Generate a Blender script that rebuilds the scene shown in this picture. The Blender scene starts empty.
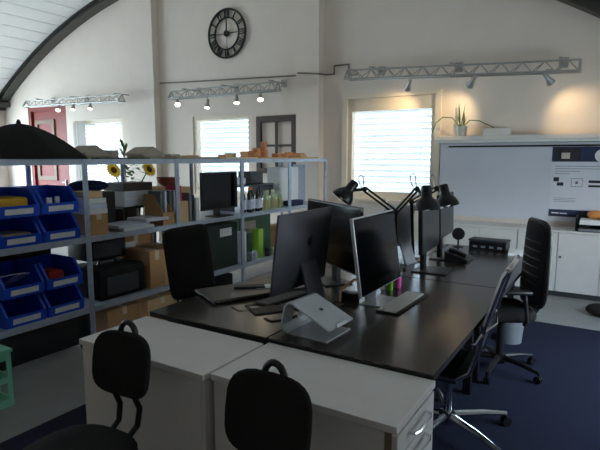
import bpy, bmesh, math, random
from mathutils import Vector, Matrix
random.seed(7)
C = bpy.context.scene.collection
PI = math.pi
R = math.radians

# ------------------------------------------------------------------ materials
def mat(name, col, rough=0.5, metal=0.0, var=0.06, scale=12.0, bump=0.0, emit=None, es=0.0, trans=0.0, coat=0.0, spec=None):
    m = bpy.data.materials.new(name); m.use_nodes = True
    nt = m.node_tree; b = nt.nodes['Principled BSDF']
    c = [(v/255/12.92 if v/255 <= .04045 else ((v/255+.055)/1.055)**2.4) for v in col]
    tc = nt.nodes.new('ShaderNodeTexCoord'); nz = nt.nodes.new('ShaderNodeTexNoise')
    nz.inputs['Scale'].default_value = scale; nz.inputs['Detail'].default_value = 3
    nt.links.new(tc.outputs['Object'], nz.inputs['Vector'])
    rp = nt.nodes.new('ShaderNodeValToRGB')
    rp.color_ramp.elements[0].position = .3; rp.color_ramp.elements[1].position = .7
    rp.color_ramp.elements[0].color = [v*(1-var) for v in c]+[1]
    rp.color_ramp.elements[1].color = [min(1, v*(1+var)) for v in c]+[1]
    nt.links.new(nz.outputs['Fac'], rp.inputs['Fac'])
    nt.links.new(rp.outputs['Color'], b.inputs['Base Color'])
    b.inputs['Roughness'].default_value = rough; b.inputs['Metallic'].default_value = metal
    if spec is not None: b.inputs['Specular IOR Level'].default_value = spec
    if bump:
        bp = nt.nodes.new('ShaderNodeBump'); bp.inputs['Strength'].default_value = bump; bp.inputs['Distance'].default_value = .01
        nt.links.new(nz.outputs['Fac'], bp.inputs['Height']); nt.links.new(bp.outputs['Normal'], b.inputs['Normal'])
    if emit:
        b.inputs['Emission Color'].default_value = [*emit, 1]; b.inputs['Emission Strength'].default_value = es
    if coat: b.inputs['Coat Weight'].default_value = coat; b.inputs['Coat Roughness'].default_value = .15
    if trans:
        out = nt.nodes['Material Output']; tl = nt.nodes.new('ShaderNodeBsdfTranslucent'); mx = nt.nodes.new('ShaderNodeMixShader')
        nt.links.new(rp.outputs['Color'], tl.inputs['Color']); mx.inputs[0].default_value = trans
        nt.links.new(b.outputs[0], mx.inputs[1]); nt.links.new(tl.outputs[0], mx.inputs[2]); nt.links.new(mx.outputs[0], out.inputs['Surface'])
    return m

def glass_mat():
    m = bpy.data.materials.new('thin_glass'); m.use_nodes = True; nt = m.node_tree; nt.nodes.clear()
    out = nt.nodes.new('ShaderNodeOutputMaterial'); mx = nt.nodes.new('ShaderNodeMixShader')
    tr = nt.nodes.new('ShaderNodeBsdfTransparent'); gl = nt.nodes.new('ShaderNodeBsdfGlossy'); lw = nt.nodes.new('ShaderNodeLayerWeight'); lw.inputs['Blend'].default_value = .5; pw = nt.nodes.new('ShaderNodeMath'); pw.operation = 'POWER'; pw.inputs[1].default_value = 5; fr = nt.nodes.new('ShaderNodeMath'); fr.operation = 'MULTIPLY_ADD'; fr.inputs[1].default_value = .9; fr.inputs[2].default_value = .04; nt.links.new(lw.outputs['Facing'], pw.inputs[0]); nt.links.new(pw.outputs[0], fr.inputs[0])
    tr.inputs['Color'].default_value = (.95, .97, .97, 1); gl.inputs['Roughness'].default_value = .02
    nt.links.new(fr.outputs[0], mx.inputs[0]); nt.links.new(tr.outputs[0], mx.inputs[1]); nt.links.new(gl.outputs[0], mx.inputs[2])
    nt.links.new(mx.outputs[0], out.inputs['Surface']); return m

M = dict(
 wall=mat('wall_plaster', (226,214,203), .9, var=.02, scale=3),
 ceil=mat('ceiling_boards', (232,230,226), .8, var=.02, scale=4),
 steel_dark=mat('arch_steel', (68,66,60), .6, var=.1),
 floor=mat('floor_linoleum', (138,137,134), .55, var=.05, scale=6),
 rug=mat('navy_carpet', (40,42,58), 1.0, var=.22, scale=160, bump=.5, spec=.1),
 galv=mat('galvanised_steel', (182,192,208), .42, .25, var=.1, scale=30),
 galvd=mat('steel_shelf_board', (176,184,198), .5, .2, var=.08, scale=20),
 blue=mat('blue_plastic', (24,78,204), .4, var=.06),
 white=mat('white_laminate', (218,213,209), .5, var=.02),
 whitep=mat('white_paper', (232,232,230), .9, var=.03),
 whitew=mat('whiteboard_enamel', (208,210,220), .4, var=.02, scale=2),
 edge=mat('cabinet_edge_band', (176,168,156), .6),
 brownedge=mat('cabinet_end_edge', (120,104,84), .6),
 desk=mat('dark_desk_laminate', (50,44,41), .21, var=.12, scale=14, spec=.9),
 deskedge=mat('desk_edge_black', (24,23,24), .5),
 black=mat('black_plastic', (14,14,16), .42),
 blackm=mat('black_satin_metal', (12,12,13), .3, .2),
 blackf=mat('black_fabric', (38,36,35), .95, var=.2, scale=200, bump=.25, spec=.15),
 blackmesh=mat('black_mesh_fabric', (26,27,31), .8, var=.3, scale=220),
 screen=mat('black_glossy_screen', (6,6,8), .12, var=.02, spec=.25),
 screenm=mat('matt_dark_screen', (20,22,27), .3, var=.02),
 alu=mat('silver_aluminium', (186,188,192), .38, .35, var=.02),
 alud=mat('space_grey_aluminium', (80,80,86), .42, .55, var=.02),
 chrome=mat('polished_chrome', (215,218,224), .15, 1.0, var=.01),
 grey=mat('grey_plastic', (120,122,126), .5),
 dgrey=mat('dark_grey_plastic', (50,52,56), .5),
 card=mat('brown_cardboard', (192,148,102), .85, var=.07, scale=9),
 card2=mat('pale_cardboard', (212,176,130), .85, var=.07, scale=9),
 kraft=mat('kraft_label', (222,200,170), .9),
 wood=mat('pale_wood', (208,164,112), .6, var=.12, scale=20),
 wood2=mat('orange_wood', (190,120,66), .6, var=.15, scale=20),
 wooddk=mat('dark_brown_wood', (62,48,40), .6, var=.15, scale=18),
 cork=mat('greyboard', (160,148,132), .9, var=.08),
 red=mat('dark_red_paint', (122,28,18), .6, var=.08),
 beigef=mat('beige_frame_wood', (112,86,64), .6, var=.1),
 cream=mat('cream_window_frame', (226,214,194), .5, var=.02),
 slat=mat('white_blind_slat', (238,240,242), .5, var=.02, trans=.35),
 curtain=mat('white_voile', (236,234,232), .9, var=.03, trans=.5),
 navy=mat('navy_cloth', (30,38,72), .9, var=.2),
 green=mat('dark_green_box', (24,44,34), .6),
 green2=mat('mid_green_panel', (60,92,68), .6),
 lime=mat('lime_carton', (150,196,60), .5),
 mint=mat('mint_crate_plastic', (136,206,180), .5),
 leaf=mat('green_leaf', (78,116,52), .5, var=.2),
 leafd=mat('dark_leaf', (50,82,42), .5, var=.2),
 yellow=mat('yellow_petals', (244,196,20), .6, var=.1),
 brown=mat('brown_seed_disc', (86,52,22), .9),
 yellowp=mat('yellow_envelope', (214,164,40), .8),
 terracotta=mat('redbrown_ceramic', (124,62,44), .5),
 pink=mat('pink_red_card', (214,60,84), .7),
 orange=mat('orange_cap', (222,110,40), .5),
 redp=mat('red_packaging', (170,36,30), .6),
 bottle=mat('dark_bottle_glass', (34,40,34), .12, var=.05),
 bottlel=mat('pale_jar_glass', (170,180,140), .2, var=.08),
 label=mat('bottle_label', (214,218,232), .8),
 bluelab=mat('blue_label', (40,60,140), .7),
 khaki=mat('khaki_label', (176,168,120), .8),
 grey_metal=mat('truss_metal', (168,166,162), .4, .4),
 poster=mat('poster_paper', (214,216,226), .7, var=.02),
 posterd=mat('poster_dark_blue', (36,46,78), .6, var=.15),
 ink=mat('printed_ink', (90,92,104), .8),
 inkd=mat('printed_dark_ink', (40,42,50), .8),
 pic=mat('photo_dark', (34,34,40), .6, var=.5, scale=16),
 picl=mat('photo_light', (200,190,178), .6),
 pot=mat('grey_ceramic_pot', (150,154,150), .35),
 bread=mat('orange_ornament', (214,140,80), .7, var=.15),
 lightbulb=mat('lit_halogen', (255,240,210), .4, emit=(1,.86,.62), es=14),
 clear=glass_mat(), warmgrey=mat('warm_grey_metal', (98,92,88), .35, .3),
 cable=mat('grey_cable', (120,112,104), .6),
 magenta=mat('magenta_plastic', (200,70,150), .4),
 softgreen=mat('green_plastic', (110,180,60), .4),
 logo=mat('black_logo', (8,8,9), .25),
)

# ------------------------------------------------------------------ mesh builder
class MB:
    def __init__(s): s.b = bmesh.new()
    def _add(s, vs, fs, mx=None):
        v = [s.b.verts.new(mx @ Vector(p) if mx else Vector(p)) for p in vs]
        for f in fs:
            try: s.b.faces.new([v[i] for i in f])
            except ValueError: pass
        return v
    def box(s, x0, x1, y0, y1, z0, z1, mx=None, bev=0.0):
        if bev:
            t = bmesh.new(); r = bmesh.ops.create_cube(t, size=1)
            for v in t.verts: v.co = Vector((x0+(v.co.x+.5)*(x1-x0), y0+(v.co.y+.5)*(y1-y0), z0+(v.co.z+.5)*(z1-z0)))
            bmesh.ops.bevel(t, geom=t.edges[:], offset=bev, segments=2, affect='EDGES', profile=.5)
            s._merge(t, mx); return s
        vs = [(x,y,z) for x in (x0,x1) for y in (y0,y1) for z in (z0,z1)]
        s._add(vs, [(0,1,3,2),(4,6,7,5),(0,4,5,1),(2,3,7,6),(0,2,6,4),(1,5,7,3)], mx); return s
    def _merge(s, t, mx=None):
        t.verts.index_update()
        v = [s.b.verts.new(mx @ q.co if mx else q.co) for q in t.verts]
        for f in t.faces:
            try: s.b.faces.new([v[q.index] for q in f.verts])
            except ValueError: pass
        t.free()
    def rod(s, p, q, r, r2=None, n=10, cap=True):
        p, q = Vector(p), Vector(q); r2 = r if r2 is None else r2
        d = (q-p).normalized(); a = Vector((0,0,1)) if abs(d.z) < .9 else Vector((1,0,0))
        u = d.cross(a).normalized(); w = d.cross(u)
        vs = [p+(u*math.cos(2*PI*i/n)+w*math.sin(2*PI*i/n))*r for i in range(n)]+[q+(u*math.cos(2*PI*i/n)+w*math.sin(2*PI*i/n))*r2 for i in range(n)]
        fs = [(i,(i+1)%n,n+(i+1)%n,n+i) for i in range(n)]
        if cap: fs += [tuple(range(n))[::-1], tuple(range(n,2*n))]
        s._add(vs, fs); return s
    def tube(s, pts, r, n=8, closed=False, rs=None):
        pts = [Vector(p) for p in pts]; k = len(pts); rings = []
        u = None
        for i, p in enumerate(pts):
            a = pts[(i-1) % k] if (closed or i > 0) else p; b = pts[(i+1) % k] if (closed or i < k-1) else p
            d = (b-a).normalized()
            if u is None:
                t = Vector((0,0,1)) if abs(d.z) < .9 else Vector((1,0,0)); u = d.cross(t).normalized()
            else: u = (u-d*u.dot(d)).normalized()
            w = d.cross(u); rr = rs[i] if rs else r
            rings.append([s.b.verts.new(p+(u*math.cos(2*PI*j/n)+w*math.sin(2*PI*j/n))*rr) for j in range(n)])
        for i in range(k if closed else k-1):
            A, B = rings[i], rings[(i+1) % k]
            for j in range(n): s.b.faces.new((A[j],A[(j+1)%n],B[(j+1)%n],B[j]))
        if not closed:
            s.b.faces.new(rings[0][::-1]); s.b.faces.new(rings[-1])
        return s
    def lathe(s, prof, n=24, mx=None, c=(0,0)):
        rings = []
        for r, z in prof:
            rings.append([s.b.verts.new((mx or Matrix()) @ Vector((c[0]+r*math.cos(2*PI*j/n), c[1]+r*math.sin(2*PI*j/n), z))) for j in range(n)])
        for A, B in zip(rings, rings[1:]):
            for j in range(n): s.b.faces.new((A[j],A[(j+1)%n],B[(j+1)%n],B[j]))
        s.b.faces.new(rings[0][::-1]); s.b.faces.new(rings[-1]); return s
    def prism(s, pts, axis, a, b, mx=None):
        def P(p, t): return {0:(t,p[0],p[1]),1:(p[0],t,p[1]),2:(p[0],p[1],t)}[axis]
        n = len(pts)
        s._add([P(p,a) for p in pts]+[P(p,b) for p in pts], [tuple(range(n))[::-1], tuple(range(n,2*n))]+[(i,(i+1)%n,n+(i+1)%n,n+i) for i in range(n)], mx); return s
    def ball(s, c, r, sc=(1,1,1), n=12, mx=None):
        t = bmesh.new(); bmesh.ops.create_uvsphere(t, u_segments=n, v_segments=max(6,n*2//3), radius=r)
        for v in t.verts: v.co = Vector((v.co.x*sc[0]+c[0], v.co.y*sc[1]+c[1], v.co.z*sc[2]+c[2]))
        s._merge(t, mx); return s
    def build(s, name, m, parent=None, smooth=False, sub=0, bev=0.0):
        bmesh.ops.recalc_face_normals(s.b, faces=s.b.faces[:])
        me = bpy.data.meshes.new(name); s.b.to_mesh(me); s.b.free()
        me.materials.append(M[m] if isinstance(m, str) else m)
        o = bpy.data.objects.new(name, me); C.objects.link(o)
        if parent: o.parent = parent
        if smooth:
            for p in me.polygons: p.use_smooth = True
            try: me.set_sharp_from_angle(angle=R(40))
            except Exception: pass
        if bev:
            md = o.modifiers.new('bevel', 'BEVEL'); md.width = bev; md.segments = 2; md.limit_method = 'ANGLE'
        if sub:
            md = o.modifiers.new('sub', 'SUBSURF'); md.levels = sub; md.render_levels = sub
        return o

def box(name, m, x0, x1, y0, y1, z0, z1, parent=None, bev=0.0):
    return MB().box(x0, x1, y0, y1, z0, z1, bev=bev).build(name, m, parent)
def thing(name, label, cat, loc=(0,0,0), rz=0, group=None):
    o = bpy.data.objects.new(name, None); C.objects.link(o)
    o.empty_display_size = .1; o.location = loc; o.rotation_euler = (0,0,R(rz))
    return tag(o, label, cat, group)
def tag(o, label, cat, group=None):
    o['label'] = label; o['category'] = cat
    if group: o['group'] = group
    return o
def struct(o):
    o['kind'] = 'structure'; return o
def dup(root, loc, label, rz=None):
    r = root.copy(); C.objects.link(r); r.location = loc; r['label'] = label
    if rz is not None: r.rotation_euler = (0,0,R(rz))
    for ch in list(root.children):
        c = ch.copy(); C.objects.link(c); c.parent = r
        for g in list(ch.children):
            d = g.copy(); C.objects.link(d); d.parent = c
    return r

# ------------------------------------------------------------------ room shell
WY = 6.9; XL = -12.62; XR = 1.5; YB = -2.6
AX, AZ, AR = -6.14, -6.437, 11.245           # vault circle
def arch(x, r=AR): return AZ+math.sqrt(max(0, r*r-(x-AX)**2))

struct(box('floor', 'floor', XL-.2, XR+.2, YB-.2, WY+.2, -.12, 0))
mb = MB(); a0 = math.asin((XL-.2-AX)/(AR+.16)); a1 = math.asin((XR+.2-AX)/(AR+.16)); N = 44
for i in range(N):
    t0 = a0+(a1-a0)*i/N; t1 = a0+(a1-a0)*(i+1)/N; g = .0006
    pr = []
    for t, r in ((t0+g, AR+.1445), (t0+g*3, AR+.142), (t1-g*3, AR+.142), (t1-g, AR+.1445), (t1, AR+.26), (t0, AR+.26)):
        pr.append((AX+r*math.sin(t), AZ+r*math.cos(t)))
    mb.prism(pr, 1, YB-.2, WY+.25)
struct(mb.build('ceiling', 'ceil')); a0s, a1s = a0, a1

def wall_strips(mb, xs, openings, y0, y1, top):
    cuts = sorted(set(xs+[o[0] for o in openings]+[o[1] for o in openings]))
    for x0, x1 in zip(cuts, cuts[1:]):
        xm = (x0+x1)/2; ivs = sorted([(o[2],o[3]) for o in openings if o[0] < xm < o[1]]); z = 0
        for a, b in ivs:
            if a > z: mb.box(x0, x1, y0, y1, z, a)
            z = b
        mb.prism([(x0,z),(x1,z),(x1,top(x1)),(x0,top(x0))], 1, y0, y1)
W1 = (-9.9, -8.38, .95, 2.38); W2 = (-6.52, -5.22, .95, 2.33); W3 = (-3.48, -2.07, 1.0, 2.48); D1 = (-11.62, -10.2, 0.0, 2.74)
mb = MB(); xs = [XL-.2+(XR-XL+.4)*i/48 for i in range(49)]
wall_strips(mb, xs, [W1, W2, W3, D1], WY, WY+.24, lambda x: arch(x, AR+.15))
struct(mb.build('wall_back', 'wall'))
mb = MB(); wall_strips(mb, xs, [], YB-.2, YB, lambda x: arch(x, AR+.15)); struct(mb.build('wall_front', 'wall'))
# side walls: the left one has a row of windows outside the picture
LW = [(1.0,3.6,.5,2.68), (3.7,6.35,.5,2.68)]
RW = (2.6, 5.0, .85, 1.62)
mb = MB(); ys = sorted(set([YB, WY]+[o[0] for o in LW]+[o[1] for o in LW]))
zt = arch(XL, AR+.14)
for y0, y1 in zip(ys, ys[1:]):
    ym = (y0+y1)/2; op = [o for o in LW if o[0] < ym < o[1]]
    if op:
        mb.box(XL-.2, XL, y0, y1, 0, op[0][2]); mb.box(XL-.2, XL, y0, y1, op[0][3], zt)
    else: mb.box(XL-.2, XL, y0, y1, 0, zt)
struct(mb.build('wall_left', 'wall'))
mb = MB(); zr = arch(XR, AR+.14)
mb.box(XR, XR+.2, YB, RW[0], 0, zr); mb.box(XR, XR+.2, RW[1], WY, 0, zr); mb.box(XR, XR+.2, RW[0], RW[1], 0, RW[2]); mb.box(XR, XR+.2, RW[0], RW[1], RW[3], zr)
struct(mb.build('wall_right', 'wall'))
# steel arch rib running along the end wall, ending on a short beam
mb = MB(); N = 60; a0 = math.asin((XL-AX+.02)/AR); a1 = math.asin((XR-AX-.02)/AR)
for r0, r1, y0, y1 in ((AR, AR+.02, WY-.20, WY-.005), (AR+.02, AR+.142, WY-.12, WY-.09), (AR+.122, AR+.142, WY-.20, WY-.005)):
    for i in range(N):
        t0 = a0+(a1-a0)*i/N; t1 = a0+(a1-a0)*(i+1)/N
        mb.prism([(AX+r*math.sin(t), AZ+r*math.cos(t)) for t, r in ((t0,r0),(t1,r0),(t1,r1),(t0,r1))], 1, y0, y1)
struct(mb.build('trim_1', 'steel_dark'))
mb = MB(); mb.box(XL, XL+.12, YB+.01, WY-.01, 2.72, 2.79); mb.box(XL, XL+.3, WY-.26, WY-.005, 2.79, 2.90)
struct(mb.build('trim_2', 'steel_dark'))
struct(box('trim_3', 'wall', -8.01, -7.33, WY-.14, WY+.01, 0, arch(-8.0)-.01))
struct(box('trim_4', 'wall', -4.235, -3.84, WY-.16, WY+.01, 0, arch(-4.3)-.01))
mb = MB(); mb.box(XL, -8.02, WY-.02, WY-.001, 0, .08); mb.box(-7.32, -4.24, WY-.02, WY-.001, 0, .08); mb.box(-3.83, XR, WY-.02, WY-.001, 0, .08)
mb2 = mb.build('baseboard_back', 'grey'); struct(mb2)

# windows
def window(n, w, y, frame='cream', glasszt=None, mull=True, fw=.07):
    x0, x1, z0, z1 = w
    f = MB(); d0, d1 = y+.02, y+.13
    f.box(x0, x0+fw, d0, d1, z0, z1); f.box(x1-fw, x1, d0, d1, z0, z1); f.box(x0+fw, x1-fw, d0, d1, z0, z0+fw); f.box(x0+fw, x1-fw, d0, d1, (glasszt or z1-fw), z1)
    fr = struct(f.build('window_%d' % n, frame))
    g = MB(); g.box(x0+fw, x1-fw, d0+.05, d0+.056, z0+fw, (glasszt or z1-fw)); g.build('pane', 'clear', fr)
    s = MB(); s.box(x0-.05, x1+.05, y-.10, y+.02, z0-.035, z0-.001); s.build('window_sill', 'cream', fr)
    return fr
w1 = window(1, W1, WY); w2 = window(2, W2, WY); w3 = window(3, W3, WY, glasszt=2.27, fw=.11)
# architrave around the right window
mb = MB(); x0, x1, z0, z1 = W3
mb.box(x0-.03, x0+.05, WY-.03, WY+.015, z0, z1+.02); mb.box(x1-.05, x1+.03, WY-.03, WY+.015, z0, z1+.02); mb.box(x0+.05, x1-.05, WY-.03, WY+.015, z1-.03, z1+.02)
mb.build('window_trim', 'cream', w3)
def blind(w, label, zt, pitch=.085):
    x0, x1, z0, z1 = w; t = thing('venetian_blind', label, 'blind', ((x0+x1)/2, WY+.185, z0), group='white blinds in the back windows')
    h = (x1-x0)/2-.02
    m = MB(); z = .05
    while z < zt-z0-.05:
        mx = Matrix.Translation((0,0,z)) @ Matrix.Rotation(R(-62), 4, 'X')
        m.box(-h, h, -.042, .042, -.0015, .0015, mx); z += pitch
    m.build('slats', 'slat', t)
    m = MB(); m.box(-h, h, -.03, .03, zt-z0-.045, zt-z0); m.build('head_rail', 'white', t)
    m = MB()
    for sx in (-.6, .6): m.rod((sx*h,-.03,.02),(sx*h,-.03,zt-z0-.04), .003, n=5)
    m.build('ladder_cord', 'whitep', t)
blind(W1, 'white slatted blind in the leftmost window beside the red door', 2.34)
blind(W2, 'white slatted blind in the window below the wall clock, behind the black monitor', 2.29)
blind(W3, 'white slatted blind in the large cream-framed window behind the desk lamps', 2.33)
# left-wall windows (outside the frame, source of the daylight)
for i, (y0, y1, z0, z1) in enumerate(LW):
    f = MB(); X = XL
    for a in (y0, (y0+y1)/2-.03, y1-.06): f.box(X-.13, X-.05, a, a+.06, z0, z1)
    f.box(X-.13, X-.05, y0, y1, z0, z0+.06); f.box(X-.13, X-.05, y0, y1, z1-.06, z1)
    fr = struct(f.build('window_%d' % (4+i), 'cream'))
    g = MB(); g.box(X-.095, X-.09, y0+.06, y1-.06, z0+.06, z1-.06); g.build('pane', 'clear', fr)
f = MB(); X = XR; y0, y1, z0, z1 = RW
for a in (y0, (y0+y1)/2-.03, y1-.06): f.box(X+.05, X+.13, a, a+.06, z0, z1)
f.box(X+.05, X+.13, y0, y1, z0, z0+.06); f.box(X+.05, X+.13, y0, y1, z1-.06, z1)
fr = struct(f.build('window_6', 'cream')); g = MB(); g.box(X+.09, X+.095, y0+.06, y1-.06, z0+.06, z1-.06); g.build('pane', 'clear', fr)
# portals that guide daylight sampling
def portal(x0, x1, z0, z1, y=None, x=None):
    l = bpy.data.lights.new('daylight_portal', 'AREA'); l.shape = 'RECTANGLE'; l.size = x1-x0; l.size_y = z1-z0
    o = bpy.data.objects.new('daylight_portal', l); C.objects.link(o); l.cycles.is_portal = True
    if y is not None: o.location = ((x0+x1)/2, y, (z0+z1)/2); o.rotation_euler = (R(-90),0,0)
    else: o.location = (x, (x0+x1)/2, (z0+z1)/2); o.rotation_euler = (R(90),0,R(-90 if x < 0 else 90))
for w in (W1, W2, W3): portal(*w, y=WY+.26)
for w in LW: portal(*w, x=XL-.22)
portal(*RW, x=XR+.22)

# red door at the far left
dr = MB(); x0, x1, z0, z1 = D1
dr.box(x0, x0+.09, WY+.01, WY+.12, 0, z1); dr.box(x1-.09, x1, WY+.01, WY+.12, 0, z1); dr.box(x0+.09, x1-.09, WY+.01, WY+.12, z1-.09, z1); dr.box(x0+.09, x1-.09, WY+.06, WY+.11, 0, z1-.09)
d = struct(dr.build('door_1', 'red'))
m = MB(); cx = x0+.55
m.box(cx-.36, cx-.27, WY+.03, WY+.058, 1.1, 2.45); m.box(cx+.27, cx+.36, WY+.03, WY+.058, 1.1, 2.45); m.box(cx-.27, cx+.27, WY+.03, WY+.058, 2.36, 2.45); m.box(cx-.27, cx+.27, WY+.03, WY+.058, 1.1, 1.19)
m.build('door_frame_panel', 'beigef', d)
m = MB(); m.box(x1-.17, x1-.15, WY+.0, WY+.05, 1.0, 1.12); m.rod((x1-.16,WY-.0,1.06),(x1-.28,WY-.0,1.06), .009); m.build('door_handle', 'alu', d)
# curtain in the left window
t = MB(); pts = [(-9.92+.42*i/24, WY-.045+.022*math.sin(i*1.3)) for i in range(25)]
t.prism(pts+[(p[0], p[1]+.004) for p in pts[::-1]], 2, .98, 2.36)
tag(t.build('curtain', 'curtain'), 'thin white curtain hanging at the left side of the leftmost window', 'curtain')

# ------------------------------------------------------------------ wall cables
m = MB(); m.tube([(-7.3,WY-.012,2.97),(-6.6,WY-.012,2.94),(-5.4,WY-.012,2.9),(-4.25,WY-.012,2.86)], .011, 6)
tag(m.build('wall_cable', 'cable'), 'thin grey cable running along the wall under the round clock', 'cable')
m = MB(); m.tube([(-4.2,WY-.17,2.87),(-3.85,WY-.17,2.83),(-3.78,WY-.02,2.83),(-3.66,WY-.012,2.83),(-3.66,WY-.012,2.95),(-3.42,WY-.012,2.95),(-3.42,WY-.012,2.8),(-3.2,WY-.2,2.76)], .013, 6)
tag(m.build('wall_cable', 'cable'), 'grey cable stepping up and down where pillar meets the right truss', 'cable')

# ------------------------------------------------------------------ clock
ck = thing('wall_clock', 'large round black skeleton wall clock with roman numerals high on white wall', 'clock', (-5.675, WY-.03, 3.65))
def ring(r, w, y0=-.012, y1=.012, n=64):
    m = MB(); a = [(r*math.cos(2*PI*i/n), r*math.sin(2*PI*i/n)) for i in range(n)]; b = [((r-w)*math.cos(2*PI*i/n), (r-w)*math.sin(2*PI*i/n)) for i in range(n)]
    for i in range(n): m.prism([a[i],a[(i+1)%n],b[(i+1)%n],b[i]], 1, y0, y1)
    return m
ring(.405, .03).build('outer_ring', 'blackm', ck); ring(.265, .022).build('inner_ring', 'blackm', ck)
rom = ['XII','I','II','III','IIII','V','VI','VII','VIII','IX','X','XI']
for h, s in enumerate(rom):
    m = MB(); wd = {'I':.02, 'V':.05, 'X':.05}; tot = sum(wd[c] for c in s)+.012*(len(s)-1); x = -tot/2
    mx = Matrix.Rotation(2*PI*h/12, 4, 'Y')
    def stroke(xa, xb, w=.013):
        m.prism([(xa-w/2,.243),(xa+w/2,.243),(xb+w/2,.38),(xb-w/2,.38)], 1, -.008, .008, mx)
    for c in s:
        w = wd[c]
        if c == 'I': stroke(x+w/2, x+w/2, .015)
        elif c == 'V': stroke(x+w/2, x+.006); stroke(x+w/2, x+w-.006)
        else: stroke(x+.006, x+w-.006); stroke(x+w-.006, x+.006)
        x += w+.012
    m.build('numeral', 'blackm', ck)
m = MB(); m.box(-.004,.004,-.004,.004,-.245,.245); m.box(-.245,.245,-.004,.004,-.004,.004); m.build('spokes', 'blackm', ck)
m = MB(); m.prism([(.052*math.cos(PI*i/8),.052*math.sin(PI*i/8)) for i in range(16)], 1, -.022, .01); m.build('hub', 'blackm', ck)
m = MB(); m.prism([(-.012,-.04),(.012,-.04),(.005,.23),(-.005,.23)], 1, -.02, -.014); m.build('minute_hand', 'blackm', ck)
m = MB(); m.prism([(-.04,-.012),(-.04,.012),(.16,.007),(.16,-.007)], 1, -.013, -.009); m.build('hour_hand', 'blackm', ck)

# ------------------------------------------------------------------ trusses and spots
TY = 6.5
def truss(xa, xb, za, zb, label):
    L = math.hypot(xb-xa, zb-za); t = thing('lighting_truss', label, 'truss', (xa, TY, za), group='steel lighting trusses on the back wall'); t.rotation_euler = (0, -math.atan2(zb-za, xb-xa), 0)
    ch = [(-.0, .065), (-.075, -.06), (.075, -.06)]
    for y, z in ch: MB().rod((0,y,z),(L,y,z), .012, n=8).build('chord', 'grey_metal', t, smooth=True)
    m = MB(); n = max(2, round(L/.24)); 
    for i in range(n):
        x0, x1 = L*i/n, L*(i+1)/n
        for y, z in ch[1:]:
            m.rod((x0,y,z),((x0+x1)/2,0,.065), .007, n=5); m.rod(((x0+x1)/2,0,.065),(x1,y,z), .007, n=5)
        m.rod((x0,-.075,-.06),(x1,.075,-.06), .006, n=5)
    m.build('web_braces', 'grey_metal', t)
    for x in (0, L):
        m = MB()
        for (a, b) in ((0,1),(1,2),(2,0)): m.rod((x,*ch[a]),(x,*ch[b]), .015, n=6)
        m.build('end_frame', 'grey_metal', t)
    for x in (.12*L, .5*L, .93*L):
        m = MB(); m.box(x-.02, x+.02, 0, WY-TY, .085, .105); m.box(x-.05, x+.05, WY-TY-.012, WY-TY, .04, .16); m.build('wall_bracket', 'grey_metal', t)
    return t
truss(-11.0, -7.9, 2.755, 2.70, 'triangular steel truss with three spots in front of the red door')
truss(-6.62, -4.4, 2.665, 2.665, 'triangular steel truss with four spots below the round clock')
truss(-3.25, -.42, 2.73, 2.60, 'long triangular steel truss above the cream window and whiteboard')
def spot(x, z, label, aim, zt, power):
    t = thing('spotlight', label, 'spotlight', (x, TY-.04, z), group='small spotlights under the trusses')
    MB().rod((0,0,.0),(0,0,zt-z), .008).box(-.035,.035,-.02,.02, zt-z-.004, zt-z+.03).build('stem', 'grey_metal', t)
    mx = (-Vector(aim)).to_track_quat('Z', 'Y').to_matrix().to_4x4()
    hd = MB().lathe([(.016,.10),(.022,.09),(.026,.03),(.044,-.03),(.050,-.055),(.047,-.055),(.040,-.03),(.02,-.02)], 18, mx).build('head', 'grey_metal', t, smooth=True)
    MB().ball((0,0,0), .038, (1,1,.5), 12, mx @ Matrix.Translation((0,0,-.043))).build('bulb', 'lightbulb', hd, smooth=True)
    l = bpy.data.lights.new('spot_beam', 'SPOT'); l.energy = power; l.color = (1,.72,.40); l.spot_size = R(95); l.spot_blend = 1.0; l.shadow_soft_size = .04
    o = bpy.data.objects.new('spot_beam', l); C.objects.link(o); o.parent = t; o.matrix_local = mx @ Matrix.Translation((0,0,-.075))
P1 = 5
spot(-9.79, 2.60, 'silver spotlight in front of the red door, leftmost under its truss', (.35,-.55,-.8), 2.68, P1)
spot(-9.30, 2.60, 'middle spotlight of the three on the leftmost truss', (.1,-.35,-.9), 2.67, P1)
spot(-8.77, 2.59, 'spotlight above the leftmost window, right of its two truss neighbours', (.15,-.3,-.9), 2.66, P1)
spot(-6.44, 2.53, 'leftmost spotlight on the truss below the clock', (.5,-.5,-.7), 2.60, P1)
spot(-5.77, 2.46, 'low-hanging spotlight second from left below the clock', (.1,-.3,-1), 2.60, P1)
spot(-5.16, 2.50, 'third spotlight from left on the truss below the clock', (.2,-.3,-.9), 2.60, P1)
spot(-4.70, 2.52, 'rightmost spotlight on the truss below the clock', (.3,-.4,-.8), 2.60, P1)
spot(-2.35, 2.52, 'spotlight hanging in front of the cream window top', (-.28,.36,-.32), 2.62, 14)
spot(-1.56, 2.50, 'spotlight above the potted plant on the whiteboard ledge', (-.40,.40,-.42), 2.58, 14)
spot(-.72, 2.47, 'rightmost spotlight on the long right truss', (.30,.42,-.42), 2.55, 10)

# old window frame hung on the wall
t = thing('wooden_window_frame', 'dark brown old wooden window frame with cross bars hung on wall', 'window frame', (-4.69, WY-.004, 1.35))
m = MB(); h = .92; w = .385
m.box(-w,-w+.085,-.05,0,0,h); m.box(w-.085,w,-.05,0,0,h); m.box(-w+.085,w-.085,-.05,0,0,.085); m.box(-w+.085,w-.085,-.05,0,h-.1,h); m.build('frame', 'wooddk', t)
m = MB(); m.box(-.018,.018,-.04,-.01,.085,h-.1); m.box(-w+.085,-.018,-.04,-.01,.43,.465); m.box(.018,w-.085,-.04,-.01,.43,.465); m.build('glazing_bars', 'wooddk', t)

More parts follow.
